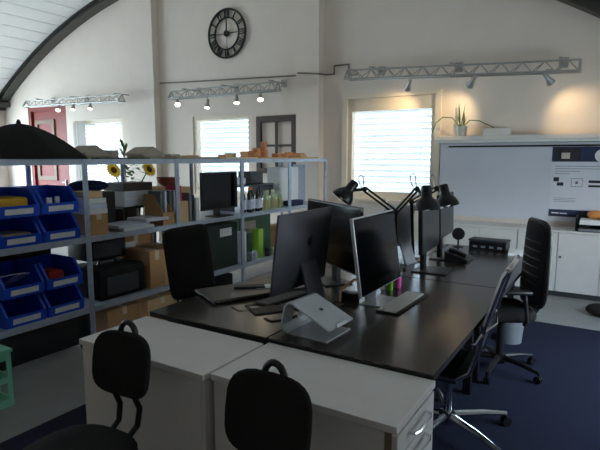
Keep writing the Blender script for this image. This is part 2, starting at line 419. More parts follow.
# ------------------------------------------------------------------ steel shelving
SX = -3.64; SD = .8; PY = [.57, 1.58, 2.60, 3.62, 4.64, 5.65, 6.63]; ZT = 1.59; Z2 = .955; Z3 = .365
sh = thing('steel_shelving', 'long galvanised steel shelving run with three levels between room and windows', 'shelving', (SX-SD/2, 3.6, 0))
ox, oy = SX-SD/2, 3.6
for y in PY:
    for x, s in ((SX, -1), (SX-SD, 1)):
        m = MB(); yy = y-oy
        m.box(min(x-ox, x-ox+s*.006), max(x-ox, x-ox+s*.006), yy-.024, yy+.024, 0, ZT)
        m.box(min(x-ox, x-ox+s*.035), max(x-ox, x-ox+s*.035), yy-.003, yy+.003, 0, ZT)
        m.build('upright', 'galv', sh)
for z in (ZT, Z2, Z3):
    for y0, y1 in zip(PY, PY[1:]):
        m = MB(); a, b = y0-oy+.003, y1-oy-.003; x1 = SX-ox-.007; x0 = -x1
        m.box(x0, x1, a, b, z-.006, z); m.box(x1-.003, x1, a, b, z-.045, z-.006); m.box(x0, x0+.003, a, b, z-.045, z-.006)
        m.build('shelf', 'galvd', sh)

# blue storage bins
def make_bin(label, loc, group='blue storage bins'):
    t = thing('storage_bin', label, 'storage bin', loc, group=group)
    W, H, L = .155, .205, .40        # half width, height, depth; opens to +x
    m = MB(); th = .006
    m.box(-L, 0, -W, W, 0, th)
    m.box(-L, -L+th, -W, W, th, H)
    for s in (-1, 1):
        pr = [(-L,th),(0,th),(0,.085),(-.10,H),(-L,H)]
        m.prism(pr, 1, s*W-(th if s > 0 else 0), s*W+(th if s < 0 else 0))
        m.prism([(0,.02),(.008,.02),(.008,.085),(-.09,H),(-.104,H),(-.006,.08)], 1, s*W-(.02 if s > 0 else 0), s*W+(.02 if s < 0 else 0))
    m.prism([(-th,th),(.004,th),(.016,.085),(.006,.085)], 1, -W+.006, W-.006)
    m.box(-L, -.10, -W, -W+.012, H-.008, H); m.box(-L, -.10, W-.012, W, H-.008, H)
    m.build('body', 'blue', t)
    m = MB(); m.prism([(.0065,.022),(.0085,.022),(.0145,.064),(.0125,.064)], 1, -W+.05, W-.05); m.build('label_strip', 'whitep', t)
    return t
bx = SX-.04
b0 = make_bin('blue bin upper row beside post, small white slips inside, middle shelf', (bx, 2.395, Z2+.215))
bins = [((bx, 2.065, Z2+.215), 'blue bin holding a yellow envelope, upper row of middle shelf'),
 ((bx, 2.395, Z2), 'empty looking blue bin under the bin with white slips, middle shelf'),
 ((bx, 2.065, Z2), 'blue bin with grey card under the yellow-envelope bin, middle shelf'),
 ((bx, 2.395, Z3+.215), 'blue bin with red packaging, upper row of lower shelf'),
 ((bx, 2.065, Z3+.215), 'blue bin with crumpled grey papers sticking out, upper row of lower shelf'),
 ((bx, 2.395, Z3), 'bottom blue bin beneath the bin with red packaging'),
 ((bx, 2.065, Z3), 'bottom blue bin beneath the bin with crumpled papers')]
for loc, lab in bins: dup(b0, loc, lab)
def solid(name, m, label, cat, x0, x1, y0, y1, z0, z1, bev=.004, group=None, rz=0):
    o = box(name, m, x0-(x0+x1)/2, x1-(x0+x1)/2, y0-(y0+y1)/2, y1-(y0+y1)/2, 0, z1-z0, bev=bev)
    o.location = ((x0+x1)/2, (y0+y1)/2, z0); o.rotation_euler.z = R(rz); return tag(o, label, cat, group)
solid('envelope', 'yellowp', 'yellow padded envelope lying in an upper blue bin', 'envelope', bx-.36, bx-.06, 1.95, 2.18, Z2+.222, Z2+.355, .02)
solid('paper_slips', 'whitep', 'white paper slips standing in the upper blue bin by post', 'papers', bx-.13, bx-.1, 2.345, 2.395, Z2+.222, Z2+.335)
solid('paper_slips', 'whitep', 'narrow white card standing right of paper slips in bin', 'papers', bx-.13, bx-.11, 2.425, 2.465, Z2+.222, Z2+.34)
solid('grey_card', 'cork', 'grey card pieces lying in a blue bin of middle shelf', 'card', bx-.3, bx-.05, 1.95, 2.18, Z2+.008, Z2+.09, .01)
solid('packaging', 'redp', 'red packaging inside a blue bin on lower shelf', 'packaging', bx-.26, bx-.08, 2.31, 2.45, Z3+.223, Z3+.34, .02)
m = MB(); m.prism([(-.18,-.01),(.12,0),(.1,.1),(-.05,.14),(-.2,.06)], 2, 0, .003, Matrix.Rotation(R(-25),4,'Y')); m.prism([(-.15,-.12),(.1,-.12),(.14,.05),(-.1,.08)], 2, .03, .034, Matrix.Rotation(R(-12),4,'Y'))
o = m.build('crumpled_papers', 'whitep'); o.location = (bx-.18, 2.065, Z3+.32); tag(o, 'loose grey papers sticking out of a blue bin on lower shelf', 'papers')

solid('storage_box', 'black', 'added black box darkening the gap behind the lower blue bins, right half of the bay', 'box', SX-.78, SX-.46, 2.1, 2.56, Z3, Z3+.53, .01)  # made-up box, blocks the bright wall showing through above the bins
solid('storage_box', 'dgrey', 'added dark grey box darkening the gap behind the lower blue bins at picture edge', 'box', SX-.78, SX-.46, 1.62, 2.08, Z3, Z3+.52, .01)  # second added box, keeps the rest of that gap dark
# bay two, middle shelf
def cbox(label, x0, x1, y0, y1, z0, z1, m='card', tape='kraft', cat='cardboard box', lab=True, rz=0):
    t = thing('cardboard_box', label, cat, ((x0+x1)/2, (y0+y1)/2, z0), rz)
    a, b, h = (x1-x0)/2, (y1-y0)/2, z1-z0
    MB().box(-a, a, -b, b, 0, h, bev=.004).build('carton', m, t)
    MB().box(-a-.001, a+.001, -.025, .025, h*.75, h+.001).build('packing_tape', tape, t)
    if lab: MB().box(a, a+.0015, -b*.6, -b*.05, h*.45, h*.82).build('shipping_label', 'whitep', t)
    return t
cbox('small cardboard box under white binders beside a post, middle shelf', SX-.30, SX-.03, 2.645, 2.82, Z2, Z2+.175, 'card', lab=False)
for k, (mm, lb) in enumerate((('whitep','lowest of three white binders stacked on small cardboard box'),('label','middle one of three white binders stacked on small cardboard box'),('whitep','topmost of three white binders stacked on small cardboard box'))):
    solid('binder', mm, lb, 'binder', SX-.31+.01*k, SX-.04, 2.645, 2.83-.005*k, Z2+.1765+k*.045, Z2+.219+k*.045, .004, 'white binders on the small cardboard box')
solid('wooden_box', 'card2', 'flat brown box lying on top of the white binders', 'box', SX-.28, SX-.06, 2.65, 2.80, Z2+.312, Z2+.365, .003)
# bag
m = MB(); m.ball((0,0,.055), .2, (.75,1.0,.28), 16); o = m.build('cloth_bag', 'navy', smooth=True); o.location = (SX-.55, 3.02, Z2+.33); tag(o, 'dark navy cloth bag lying on a dark box at rear of shelf', 'bag')
solid('storage_box', 'black', 'black box at the rear of middle shelf under navy bag', 'box', SX-.74, SX-.4, 2.75, 3.2, Z2, Z2+.33, .01)
# white box with drawers on dark rack
t = thing('document_box', 'white two-drawer document box standing on black rack', 'box', (SX-.55, 3.48, Z2+.17))
MB().box(-.14,.14,-.17,.17,0,.15,bev=.004).build('case', 'whitep', t)
for k in (0,1): MB().box(.14,.146,-.155,.155,.012+.07*k,.07+.07*k).build('drawer', 'poster', t)
t = thing('wire_rack', 'black wire rack under the white document box', 'rack', (SX-.55, 3.48, Z2))
m = MB(); m.box(-.16,.16,-.2,.2,.15,.168); m.build('tray', 'black', t)
for k in range(9): MB().rod((.155,-.19+.0475*k,0),(.155,-.19+.0475*k,.152), .005, n=6).build('wire', 'black', t)
MB().box(-.16,-.145,-.2,.2,0,.152).build('back_plate', 'black', t)
solid('storage_box', 'wooddk', 'dark flat box resting on the white document box', 'box', SX-.7, SX-.4, 3.3, 3.66, Z2+.3215, Z2+.40, .004)
for k, (y0, y1, h0, h1, mm, lb) in enumerate(((2.98,3.33,0,.03,'whitep','white magazines lying flat at bottom of the loose paper stack'),(2.92,3.27,.031,.055,'label','pale magazines fanned on the loose paper stack'),(3.22,3.5,.056,.085,'poster','pale blue booklets lying right on the loose paper stack'))):
    solid('magazine_stack', mm, lb, 'magazines', SX-.28, SX-.03+.01*k, y0, y1, Z2+h0, Z2+h1, .002)
def holder(label, y, m):
    t = thing('magazine_holder', label, 'magazine holder', (SX-.04, y, Z2))
    mb = MB(); pr = [(-.26,0),(0,0),(0,.12),(-.12,.29),(-.26,.29)]
    for s in (-1, 1): mb.prism(pr, 1, s*.055-.002, s*.055+.002)
    mb.box(-.26,-.256,-.053,.053,0,.29); mb.box(-.004,0,-.053,.053,0,.12); mb.box(-.256,-.004,-.053,.053,0,.003); mb.build('holder', m, t)
    MB().lathe([(.011,0),(.011,.002)], 12, Matrix.Translation((.0005,0,.075)) @ Matrix.Rotation(R(90),4,'Y')).build('finger_hole', 'black', t)
    return t
holder('brown cardboard magazine holder, left one beside the loose papers', 3.47+.04, 'card'); holder('pale cardboard magazine holder right beside shelf post', 3.63-.01, 'card2') if False else None
t2 = holder('pale cardboard magazine holder, right one close to shelf post', 3.625-.03+.035, 'card2'); t2.location.y = 3.628
for k, y in enumerate((3.48, 3.535, 3.60, 3.655)):
    o = solid('magazine', ('grey','label','grey','poster')[k], 'grey magazine standing in the %s' % ('left cardboard holder, nearer the papers','left cardboard holder, nearer its neighbour','right cardboard holder, on its left side','right cardboard holder, beside the post')[k], 'magazine', SX-.25, SX-.08, y-.014, y+.012, Z2+.004, Z2+.325, .003)
m = MB().lathe([(.03,0),(.06,.01),(.11,.05),(.125,.1),(.118,.1),(.1,.05),(.05,.02)], 24); o = m.build('bowl', 'terracotta', smooth=True); o.location = (SX-.42, 3.9, Z2+.34); tag(o, 'red-brown bowl on a carton at back of the shelf', 'bowl')
cbox('cardboard carton supporting the red-brown bowl', SX-.60, SX-.25, 3.76, 4.06, Z2, Z2+.34, 'card2', lab=False)
# bay three
solid('folder', 'pink', 'pink and red card folder standing by the third post', 'folder', SX-.24, SX-.05, 3.685, 3.72, Z2+.215, Z2+.37, .002)
solid('storage_box', 'card2', 'small tan box below the pink folder', 'box', SX-.245, SX-.04, 3.68, 3.80, Z2, Z2+.213, .003)
solid('folder', 'grey', 'grey folder standing between tan box and white binder', 'folder', SX-.22, SX-.04, 3.815, 3.85, Z2, Z2+.29, .002)
solid('folder', 'inkd', 'dark folder standing left of the white binder', 'folder', SX-.24, SX-.04, 3.86, 3.885, Z2, Z2+.27, .002)
solid('binder', 'whitep', 'upright white binder left of the black shelf monitor', 'binder', SX-.24, SX-.03, 3.90, 3.95, Z2, Z2+.235, .003)

def monitor(name, label, loc, rz, w, h, zb, back='black', face='screen', tilt=5, th=.03, stand='plate', cat='monitor', group=None, bezel=.014, logo=False, base_d=.2, chin=0.0, footc=None):
    """local: screen faces +x, width along y; zb = bottom of screen above base"""
    t = thing(name, label, cat, loc, rz, group)
    mx = Matrix.Translation((0,0,zb)) @ Matrix.Rotation(R(-tilt), 4, 'Y')
    m = MB()
    if logo:       # thin edge with a bulging back
        m.box(-.006, .006, -w/2, w/2, 0, h, mx)
        n = 14; k = 8
        rows = []
        for i in range(k+1):
            v = i/k; rows.append([])
            for j in range(n+1):
                u = j/n; bul = .045*(math.sin(PI*u)**.7)*(math.sin(PI*v)**.7)
                rows[-1].append(m.b.verts.new(mx @ Vector((-.006-bul, -w/2+w*u, h*v))))
        for i in range(k):
            for j in range(n): m.b.faces.new((rows[i][j],rows[i][j+1],rows[i+1][j+1],rows[i+1][j]))
    else:
        m.box(-th, 0, -w/2, w/2, 0, h, mx, bev=.004); m.box(-th-.03, -th, -w*.3, w*.3, h*.2, h*.75, mx, bev=.008)
    body = m.build('casing', back, t, smooth=logo)
    x0 = .006 if logo else 0
    m = MB(); m.box(x0, x0+.0025, -w/2+bezel, w/2-bezel, bezel+chin, h-bezel, mx); m.build('screen', face, t)
    mats = footc or back
    if stand == 'imac':
        m = MB(); m.prism([(-.055,h*.42+zb),(-.045,h*.42+zb),(-.125,.012),(-.14,.012)], 1, -.085, .085); m.prism([(-.15,0),(.055,0),(.055,.007),(-.12,.012),(-.15,.012)], 1, -.09, .09)
        m.build('stand', mats, t)
    elif stand == 'plate':
        m = MB(); m.box(-.075,-.045,-.04,.04,.008,zb+h*.5); m.build('neck', mats, t)
        m = MB(); m.box(-.12, base_d-.12, -.13, .13, 0, .010, bev=.003); m.build('foot', mats, t)
    return t, mx
monitor('computer_monitor', 'black monitor standing on the middle shelf beside the bottles', (SX-.08, 4.345, Z2), 0, .60, .41, .08, tilt=0, stand='plate', face='screen', base_d=.2)

# bay four: bottles etc
def bottle(loc, label, kind):
    t = thing('bottle', label, 'bottle', loc, group='bottles on the middle shelf')
    H = .30 if kind != 'jar' else .24
    body, lab, cap = {'dark':('bottle','label','black'), 'orange':('bottle','label','orange'), 'jar':('bottlel','khaki','bottlel')}[kind]
    r = .036
    MB().lathe([(r*.9,0),(r,.01),(r,H*.58),(r*.8,H*.7),(r*.38,H*.8),(r*.36,H*.92)], 16).build('glass_body', body, t, smooth=True)
    MB().lathe([(r+.001,H*.12),(r+.001,H*.5)], 16).build('paper_label', lab, t, smooth=True)
    MB().lathe([(r*.45,H*.88),(r*.45,H*.88+.03)], 12).build('cap', cap, t, smooth=True)
    return t
ords = ['first','second','third','fourth','fifth']
kinds = ['orange','orange','orange','dark','dark']
proto = {}
for k in range(5):
    loc = (SX-.07-(.0 if k % 2 else .03), 4.77+.082*k, Z2); lb = '%s bottle with pale label, %s from the left on middle shelf' % ('orange-capped' if k < 3 else 'dark-capped', ords[k])
    if kinds[k] in proto: dup(proto[kinds[k]], loc, lb)
    else: proto[kinds[k]] = bottle(loc, lb, kinds[k])
for k in range(5):
    loc = (SX-.08-.02*(k % 2), 5.19+.08*k, Z2); lb = 'pale glass jar with khaki label, %s from the left in its row' % ords[k]
    if 'jar' in proto: dup(proto['jar'], loc, lb)
    else: proto['jar'] = bottle(loc, lb, 'jar'); proto['jar'].name = 'glass_jar'
t = thing('riser_shelf', 'dark low riser shelf standing behind the bottles', 'shelf', (SX-.45, 5.2, Z2))
MB().box(-.2,.2,-.42,.42,.29,.31).build('board', 'dgrey', t)
for s in (-1,1): MB().box(-.2,.2,s*.41-.01,s*.41+.01,0,.29).build('side_panel', 'dgrey', t)
solid('label_printer', 'whitep', 'small white printer on the riser above the bottles', 'printer', SX-.55, SX-.3, 4.85, 5.1, Z2+.311, Z2+.40, .02)
solid('speaker_box', 'black', 'small black box on the riser above the jars', 'box', SX-.5, SX-.3, 5.18, 5.46, Z2+.311, Z2+.47, .01)
t = thing('white_cabinet', 'tall white panel box standing at far end of middle shelf', 'box', (SX-.3, 5.93, Z2))
MB().box(-.1,.1,-.24,.24,0,.52,bev=.004).build('case', 'whitep', t); MB().box(.1,.104,-.2,.2,.03,.5).build('front_panel', 'whitep', t)
solid('panel_board', 'galvd', 'grey-blue board upright beside the white panel box', 'board', SX-.32, SX-.28, 6.22, 6.5, Z2, Z2+.55, .002)
solid('storage_box', 'navy', 'low dark blue box before the white panel box', 'box', SX-.16, SX-.04, 5.72, 6.05, Z2, Z2+.07, .01)

# lower shelf contents
t = thing('equipment_case', 'black fabric equipment case with grey panel on lower shelf', 'case', (SX-.28, 2.98, Z3))
MB().box(-.22,.22,-.25,.25,0,.28,bev=.03).build('body', 'blackf', t, smooth=True)
MB().tube([(0,-.1,.27),(0,-.08,.315),(0,.08,.315),(0,.1,.27)], .012).build('handle', 'black', t)
MB().box(.221,.226,-.18,.16,.04,.2).build('front_pocket', 'dgrey', t)
t = thing('equipment_case', 'smaller grey-black case with mesh front lying on the equipment case', 'case', (SX-.4, 2.97, Z3+.32))
MB().box(-.16,.16,-.2,.2,0,.19,bev=.02).build('body', 'black', t, smooth=True); MB().box(.161,.165,-.16,.14,.03,.16).build('front_pocket', 'dgrey', t)
cbox('large cardboard box with white label at rear of lower shelf', SX-.74, SX-.42, 3.22, 3.66, Z3, Z3+.5, 'card')
cbox('cardboard box in front on lower shelf, left one of two', SX-.38, SX-.04, 3.27, 3.45, Z3, Z3+.36, 'card', lab=False)
cbox('narrow pale cardboard box in front on lower shelf beside post', SX-.36, SX-.05, 3.46, 3.62, Z3, Z3+.37, 'card2', lab=False)
t = thing('storage_box', 'large dark green box with white label on lower shelf', 'box', (SX-.3, 4.25, Z3))
MB().box(-.24,.24,-.36,.36,0,.5,bev=.006).build('case', 'green', t); MB().box(.24,.242,.05,.25,.36,.45).build('label_card', 'whitep', t)
t = thing('storage_box', 'mid green box with pale panel on lower shelf, behind cartons', 'box', (SX-.5, 5.28, Z3))
MB().box(-.2,.2,-.34,.34,0,.5,bev=.006).build('case', 'green2', t); MB().box(.2,.202,-.28,.0,.28,.44).build('label_card', 'cork', t)
solid('carton', 'whitep', 'slim white carton on lower shelf near the fourth post', 'carton', SX-.2, SX-.08, 4.72, 4.80, Z3, Z3+.36, .003)
solid('carton', 'lime', 'bright lime green carton on the lower shelf', 'carton', SX-.16, SX-.06, 5.02, 5.12, Z3, Z3+.36, .003)
for k in range(4):
    m = MB().lathe([(.035,0),(.037,.08),(.03,.09),(.03,.105)], 14); o = m.build('small_jar', ('grey','label','dgrey','bottlel')[k], smooth=True); o.location = (SX-.06, (4.83,4.93,5.2,5.3)[k], Z3)
    tag(o, ('small grey jar left of lime carton, nearer the white carton','small pale jar just left of the lime carton','small dark jar just right of the lime carton','small pale green jar furthest right of lime carton')[k], 'jar', 'small jars beside the lime carton')
cbox('cardboard box at the far end of lower shelf behind the big computer back', SX-.5, SX-.1, 5.75, 6.2, Z3, Z3+.3, 'card', lab=False)

# floor under the shelves
t = thing('flight_case', 'black wheeled case on the floor beneath the blue bins', 'case', (SX-.35, 2.2, 0))
MB().box(-.3,.3,-.42,.42,.06,.3,bev=.02).build('body', 'black', t, smooth=True)
for sx in (-.25,.27):
    for sy in (-.36,.36): MB().rod((sx,sy-.015,.03),(sx,sy+.015,.03), .03, n=14).build('caster', 'dgrey', t)
cbox('cardboard box on the floor under lower shelf behind white cabinet', SX-.4, SX-.05, 2.78, 3.15, 0, .27, 'card', lab=False)
cbox('pale cardboard box on the floor under lower shelf beside the third post', SX-.4, SX-.04, 3.22, 3.6, 0, .26, 'card2', lab=False)
solid('storage_box', 'blackf', 'black box on floor under the green shelf box', 'box', SX-.5, SX-.05, 3.75, 4.5, 0, .28, .01)
t = thing('plastic_crate', 'mint green plastic crate on the floor at the left edge', 'crate', (-3.42, 1.485, 0))
m = MB(); a, b, h = .17, .22, .36; 
for z0, z1 in ((0,.05),(.16,.2),(.31,h)):
    m.box(a-.012,a,-b,b,z0,z1); m.box(-a,-a+.012,-b,b,z0,z1); m.box(-a+.012,a-.012,-b,-b+.012,z0,z1); m.box(-a+.012,a-.012,b-.012,b,z0,z1)
for z0, z1 in ((.05,.16),(.2,.31)):
    for y in (-b, -.075, .045, b-.03): m.box(a-.012,a,y,y+.03,z0,z1); m.box(-a,-a+.012,y,y+.03,z0,z1)
    for x in (-a+.012, -.015, a-.042): m.box(x,x+.03,-b,-b+.012,z0,z1); m.box(x,x+.03,b-.012,b,z0,z1)
m.box(-a+.012,a-.012,-b+.012,b-.012,0,.01); m.build('crate_body', 'mint', t)
MB().box(-a-.008,a+.008,-b-.008,b+.008,h,h+.02).build('lid_rim', 'mint', t)

# things on top of the shelf
t = thing('photo_umbrella', 'open black umbrella canopy resting on top of the steel shelf', 'umbrella', (-4.03, 2.31, ZT+.004))
m = MB(); n = 64; k = 8; Rr = .50; Hh = .275; rows = []
for i in range(k+1):
    f = i/k; ring_ = []
    for j in range(n):
        a = 2*PI*j/n; sag = abs(math.sin(4*a)); r = Rr*f*(1-.07*sag*f); z = Hh*(1-f**1.7) - .018*sag*f*(1-f)*4*.6
        ring_.append(m.b.verts.new((r*math.cos(a), r*math.sin(a), max(0,z))))
    rows.append(ring_)
for A, B in zip(rows[1:], rows[2:]):
    for j in range(n): m.b.faces.new((A[j],A[(j+1)%n],B[(j+1)%n],B[j]))
top = m.b.verts.new((0,0,Hh))
for j in range(n): m.b.faces.new((top, rows[1][j], rows[1][(j+1)%n]))
for v in rows[0]: m.b.verts.remove(v)
o = m.build('canopy', 'blackf', t, smooth=True); md = o.modifiers.new('solid','SOLIDIFY'); md.thickness = .003
for j in range(8):
    a = 2*PI*j/8; MB().tube([(Rr*f*math.cos(a), Rr*f*math.sin(a), Hh*(1-f**1.7)-.004) for f in (.05,.25,.5,.75,.99)], .004, 5).build('rib', 'blackm', t)
MB().lathe([(.012,Hh-.01),(.02,Hh+.005),(.012,Hh+.02),(.008,Hh+.03)], 12).build('tip', 'black', t)
def roof_model(y, w, label):
    t = thing('roof_model', label, 'model', (-3.98, y, ZT))
    MB().box(-.12,.12,-w*.42,w*.42,0,.03).build('base', 'cork', t)
    m = MB(); m.prism([(-w/2,.03),(w/2,.03),(w/2,.05),(0,.118),(-w/2,.05)], 0, -.13, .13); m.build('roof', 'cork', t)
roof_model(2.88, .24, 'low grey pitched-roof model on shelf top right beside black umbrella'); roof_model(3.52, .27, 'low grey pitched-roof model on shelf top farther from umbrella')
for k, (y0, y1, h, mm, lb) in enumerate(((3.06,3.14,.08,'cork','upright greyboard block between the two pitched-roof models'),)):
    solid('model_block', mm, lb, 'model', SX-.5, SX-.25, y0, y1, ZT, ZT+h, .003)
def site_model(y, L, label, base, blocks):
    t = thing('site_model', label, 'model', (SX-.36, y, ZT))
    MB().box(-.26,.26,-L/2,L/2,0,.018).build('base_board', base, t)
    for (bx0, by0, sx, sy, h, mm) in blocks: MB().box(bx0, bx0+sx, by0, by0+sy, .018, .018+h).build('model_building', mm, t)
rnd = random.Random(3)
site_model(4.05, .66, 'flat grey model board on shelf top above the black shelf monitor, left', 'cork', [(.0,-.25,.1,.12,.03,'cork'),(-.1,.05,.12,.2,.02,'wood')])
site_model(4.78, .6, 'flat pale model board on shelf top below the middle window', 'kraft', [(.05,-.2,.1,.16,.03,'wood'),(-.1,.1,.1,.1,.05,'cork')])
site_model(5.45, .62, 'wooden model with tall orange blocks on the shelf top', 'wood', [(.05,-.3,.1,.12,.06,'wood2'),(.0,-.14,.08,.07,.12,'wood2'),(.06,-.04,.06,.05,.2,'wood2'),(-.05,.06,.1,.08,.1,'wood'),(.08,.18,.1,.1,.05,'wood2'),(-.15,-.2,.12,.1,.08,'wood')])
site_model(6.18, .72, 'long low wooden model with small orange blocks at shelf end', 'wood', [(.06,-.32,.1,.14,.05,'wood2'),(.0,-.12,.1,.1,.07,'wood2'),(.08,.02,.1,.16,.04,'wood'),(-.05,.2,.12,.12,.06,'wood2')])
solid('book', 'wooddk', 'flat dark strip lying on shelf top beside the black umbrella', 'board', SX-.12, SX-.02, 2.75, 3.3, ZT, ZT+.012, .001)

# sunflowers behind the shelf on a stand
t = thing('plant_stand', 'dark plant stand behind the steel shelf carrying the sunflower pot', 'stand', (-4.95, 4.12, 0))
MB().box(-.22,.22,-.22,.22,.86,.9).build('top', 'wooddk', t)
for sx in (-1,1):
    for sy in (-1,1): MB().box(sx*.19-.02,sx*.19+.02,sy*.19-.02,sy*.19+.02,0,.86).build('leg', 'wooddk', t)
t = thing('potted_sunflower', 'potted plant with yellow flowers seen through the shelf', 'plant', (-4.95, 4.12, .9))
MB().lathe([(.09,0),(.12,.03),(.15,.2),(.14,.2),(.1,.16)], 20).build('pot', 'pot', t, smooth=True)
MB().lathe([(.13,.165),(.13,.185)], 16).build('soil', 'brown', t)
def leaf_mesh(m, p, d, L, w, bend):
    d = Vector(d).normalized(); s = d.cross(Vector((0,0,1))).normalized(); n = 6; A = []; B = []; Cc = []
    for i in range(n+1):
        f = i/n; c = Vector(p)+d*L*f+Vector((0,0,-bend*f*f)); ww = w*math.sin(PI*min(1,f*.92+.08))
        A.append(m.b.verts.new(c+s*ww+Vector((0,0,.15*ww)))); B.append(m.b.verts.new(c-s*ww+Vector((0,0,.15*ww)))); Cc.append(m.b.verts.new(c))
    for i in range(n):
        m.b.faces.new((A[i],A[i+1],Cc[i+1],Cc[i])); m.b.faces.new((Cc[i],Cc[i+1],B[i+1],B[i]))
rl = random.Random(11)
for hd, (dx, dy, z) in enumerate(((.08,-.27,.56),(.06,.27,.56))):
    MB().tube([(0,0,.16),(dx*.4,dy*.5,.36),(dx*.7,dy*.9,z-.04),(dx,dy,z)], .008, 6).build('stem', 'leaf', t)
    fl = MB(); mx = Matrix.Translation((dx,dy,z)) @ Matrix.Rotation(R(65),4,'Y')
    for i in range(18):
        a = 2*PI*i/18; mm = mx @ Matrix.Rotation(a,4,'Z') 
        vs = [mm @ Vector(q) for q in ((.03,-.014,0),(.07,-.018,.006),(.105,0,.0),(.07,.018,.006),(.03,.014,0))]
        fl.b.faces.new([fl.b.verts.new(v) for v in vs])
    fo = fl.build('flower', 'yellow', t); MB().ball((0,0,.004), .04, (1,1,.35), 14, mx).build('flower_centre', 'brown', fo, smooth=True)
m = MB()
for i in range(60):
    a = rl.uniform(0, 2*PI); z = rl.uniform(.18,.62); r = rl.uniform(0,.12)
    leaf_mesh(m, (r*math.cos(a), r*math.sin(a)*1.6, z), (math.cos(a), math.sin(a), rl.uniform(-.1,.7)), rl.uniform(.1,.17), rl.uniform(.018,.035), .05)
for i in range(7):
    a = rl.uniform(0,2*PI); leaf_mesh(m, (.0,-.05,.7+.02*i), (math.cos(a)*.5, math.sin(a)*.5, 1), rl.uniform(.12,.19), .02, .03)
m.rod((0,-.03,.2),(0,-.05,.84), .006, n=5)
m.build('foliage', 'leaf', t)

# ------------------------------------------------------------------ rug
struct_rug = box('carpet', 'rug', -2.84, 1.3, -.6, 5.33, .0005, .012); tag(struct_rug, 'dark navy carpet covering the floor under desks and chairs', 'carpet')

# ------------------------------------------------------------------ desks
def desk(x0, x1, y0, y1, label):
    t = thing('desk', label, 'desk', ((x0+x1)/2, (y0+y1)/2, .012), group='dark desks of the work island'); a, b = (x1-x0)/2, (y1-y0)/2; H = .728
    MB().box(-a, a, -b, b, H-.006, H).build('desktop', 'desk', t)
    MB().box(-a, a, -b, b, H-.028, H-.0062).build('edge_band', 'deskedge', t)
    for sy in (-1, 1):
        MB().box(-a+.06, a-.06, sy*(b-.1)-.025, sy*(b-.1)+.025, H-.08, H-.03).build('cross_beam', 'black', t)
        for sx in (-1, 1): MB().box(sx*(a-.2)-.025, sx*(a-.2)+.025, sy*(b-.1)-.025, sy*(b-.1)+.025, 0, H-.08).build('leg', 'black', t)
    return t
DZ = .74
desk(-2.19, -1.385, 1.93, 3.50, 'near left dark desk with the big silver computer and left black chair')
desk(-1.375, -.565, 1.93, 3.50, 'near right dark desk with the silver laptop stand and white keyboard')
desk(-2.19, -1.385, 3.515, 5.1, 'far left dark desk behind the desk lamps')
desk(-1.375, -.565, 3.515, 5.1, 'far right dark desk with the twin monitors and desk phone')

# white drawer cabinets at the near end
def drawer_cabinet(x0, x1, y0, y1, H, label, side):
    t = thing('drawer_cabinet', label, 'cabinet', ((x0+x1)/2, (y0+y1)/2, .012), group='white cabinets at the desk end'); a, b = (x1-x0)/2, (y1-y0)/2; H -= .012
    MB().box(-a+.012, a-.02, -b+.01, b-.005, .04, H-.03).build('carcass', 'white', t)
    MB().box(-a+.05, a-.05, -b+.05, b-.05, 0, .04).build('plinth', 'dgrey', t)
    MB().box(-a, a, -b, b, H-.028, H, bev=.003).build('top_panel', 'white', t)
    if side: MB().box(a-.045, a-.021, -b+.004, -b+.0098, .04, H-.03).build('edge_strip', 'brownedge', t)
    if not side: MB().tube([(-a+.012,-b+.05,H-.06),(-a-.008,-b+.055,H-.06),(-a-.008,-b+.055,H-.12),(-a+.012,-b+.05,H-.12)], .006, 6).build('side_handle', 'grey', t, smooth=True)
    n = 7; hh = (H-.08)/n
    if not side: MB().box(a-.0195, a-.002, -b+.012, b-.01, .045, H-.035).build('side_panel', 'white', t); t.name = 'white_cabinet'; return t
    for k in range(n):
        z0 = .045+hh*k; d = MB().box(a-.0195, a-.002, -b+.012, b-.01, z0, z0+hh-.006).build('drawer_front', 'white', t)
        m = MB(); zc = z0+hh*.55; m.tube([(a-.002,-.09,zc),(a+.02,-.085,zc),(a+.028,-.06,zc),(a+.028,.06,zc),(a+.02,.085,zc),(a-.002,.09,zc)], .006, 6); m.build('handle', 'chrome', d, smooth=True)
    return t
drawer_cabinet(-1.365, -.555, 1.505, 1.925, .722, 'right white drawer cabinet with chrome handles at the desk end', 1)
drawer_cabinet(-2.185, -1.377, 1.475, 1.90, .722, 'left white cabinet at desk end behind the sideways black chair', 0)

# ------------------------------------------------------------------ chairs
def rounded_pad(m, w, h, th, mx, n=28, p=3.2, top_scale=1.0, concave=.0):
    rows = []
    prof = [(.90,-th/2),(.97,-th/2+th*.12),(1,-th*.15),(1,th*.15),(.97,th/2-th*.12),(.90,th/2)]
    def pt(s, y, i):
        a = 2*PI*i/n; c, q = math.cos(a), math.sin(a)
        x = math.copysign(abs(c)**(2/p), c)*w/2*s; z = math.copysign(abs(q)**(2/p), q)*h/2*s
        x *= 1+(top_scale-1)*(z/h+.5)
        return mx @ Vector((x, y-concave*(x/(w/2))**2, z))
    for s, y in prof: rows.append([m.b.verts.new(pt(s, y, i)) for i in range(n)])
    for s, y, end in ((.55,-th/2-th*.10,0),(.55,th/2+th*.10,1)):
        rr = [m.b.verts.new(pt(s, y, i)) for i in range(n)]; ref = rows[0] if end == 0 else rows[len(prof)-1]
        for i in range(n): m.b.faces.new((ref[i], ref[(i+1)%n], rr[(i+1)%n], rr[i]))
        m.b.faces.new(rr)
    for A, B in zip(rows[:len(prof)], rows[1:len(prof)]):
        for i in range(n): m.b.faces.new((A[i],A[(i+1)%n],B[(i+1)%n],B[i]))

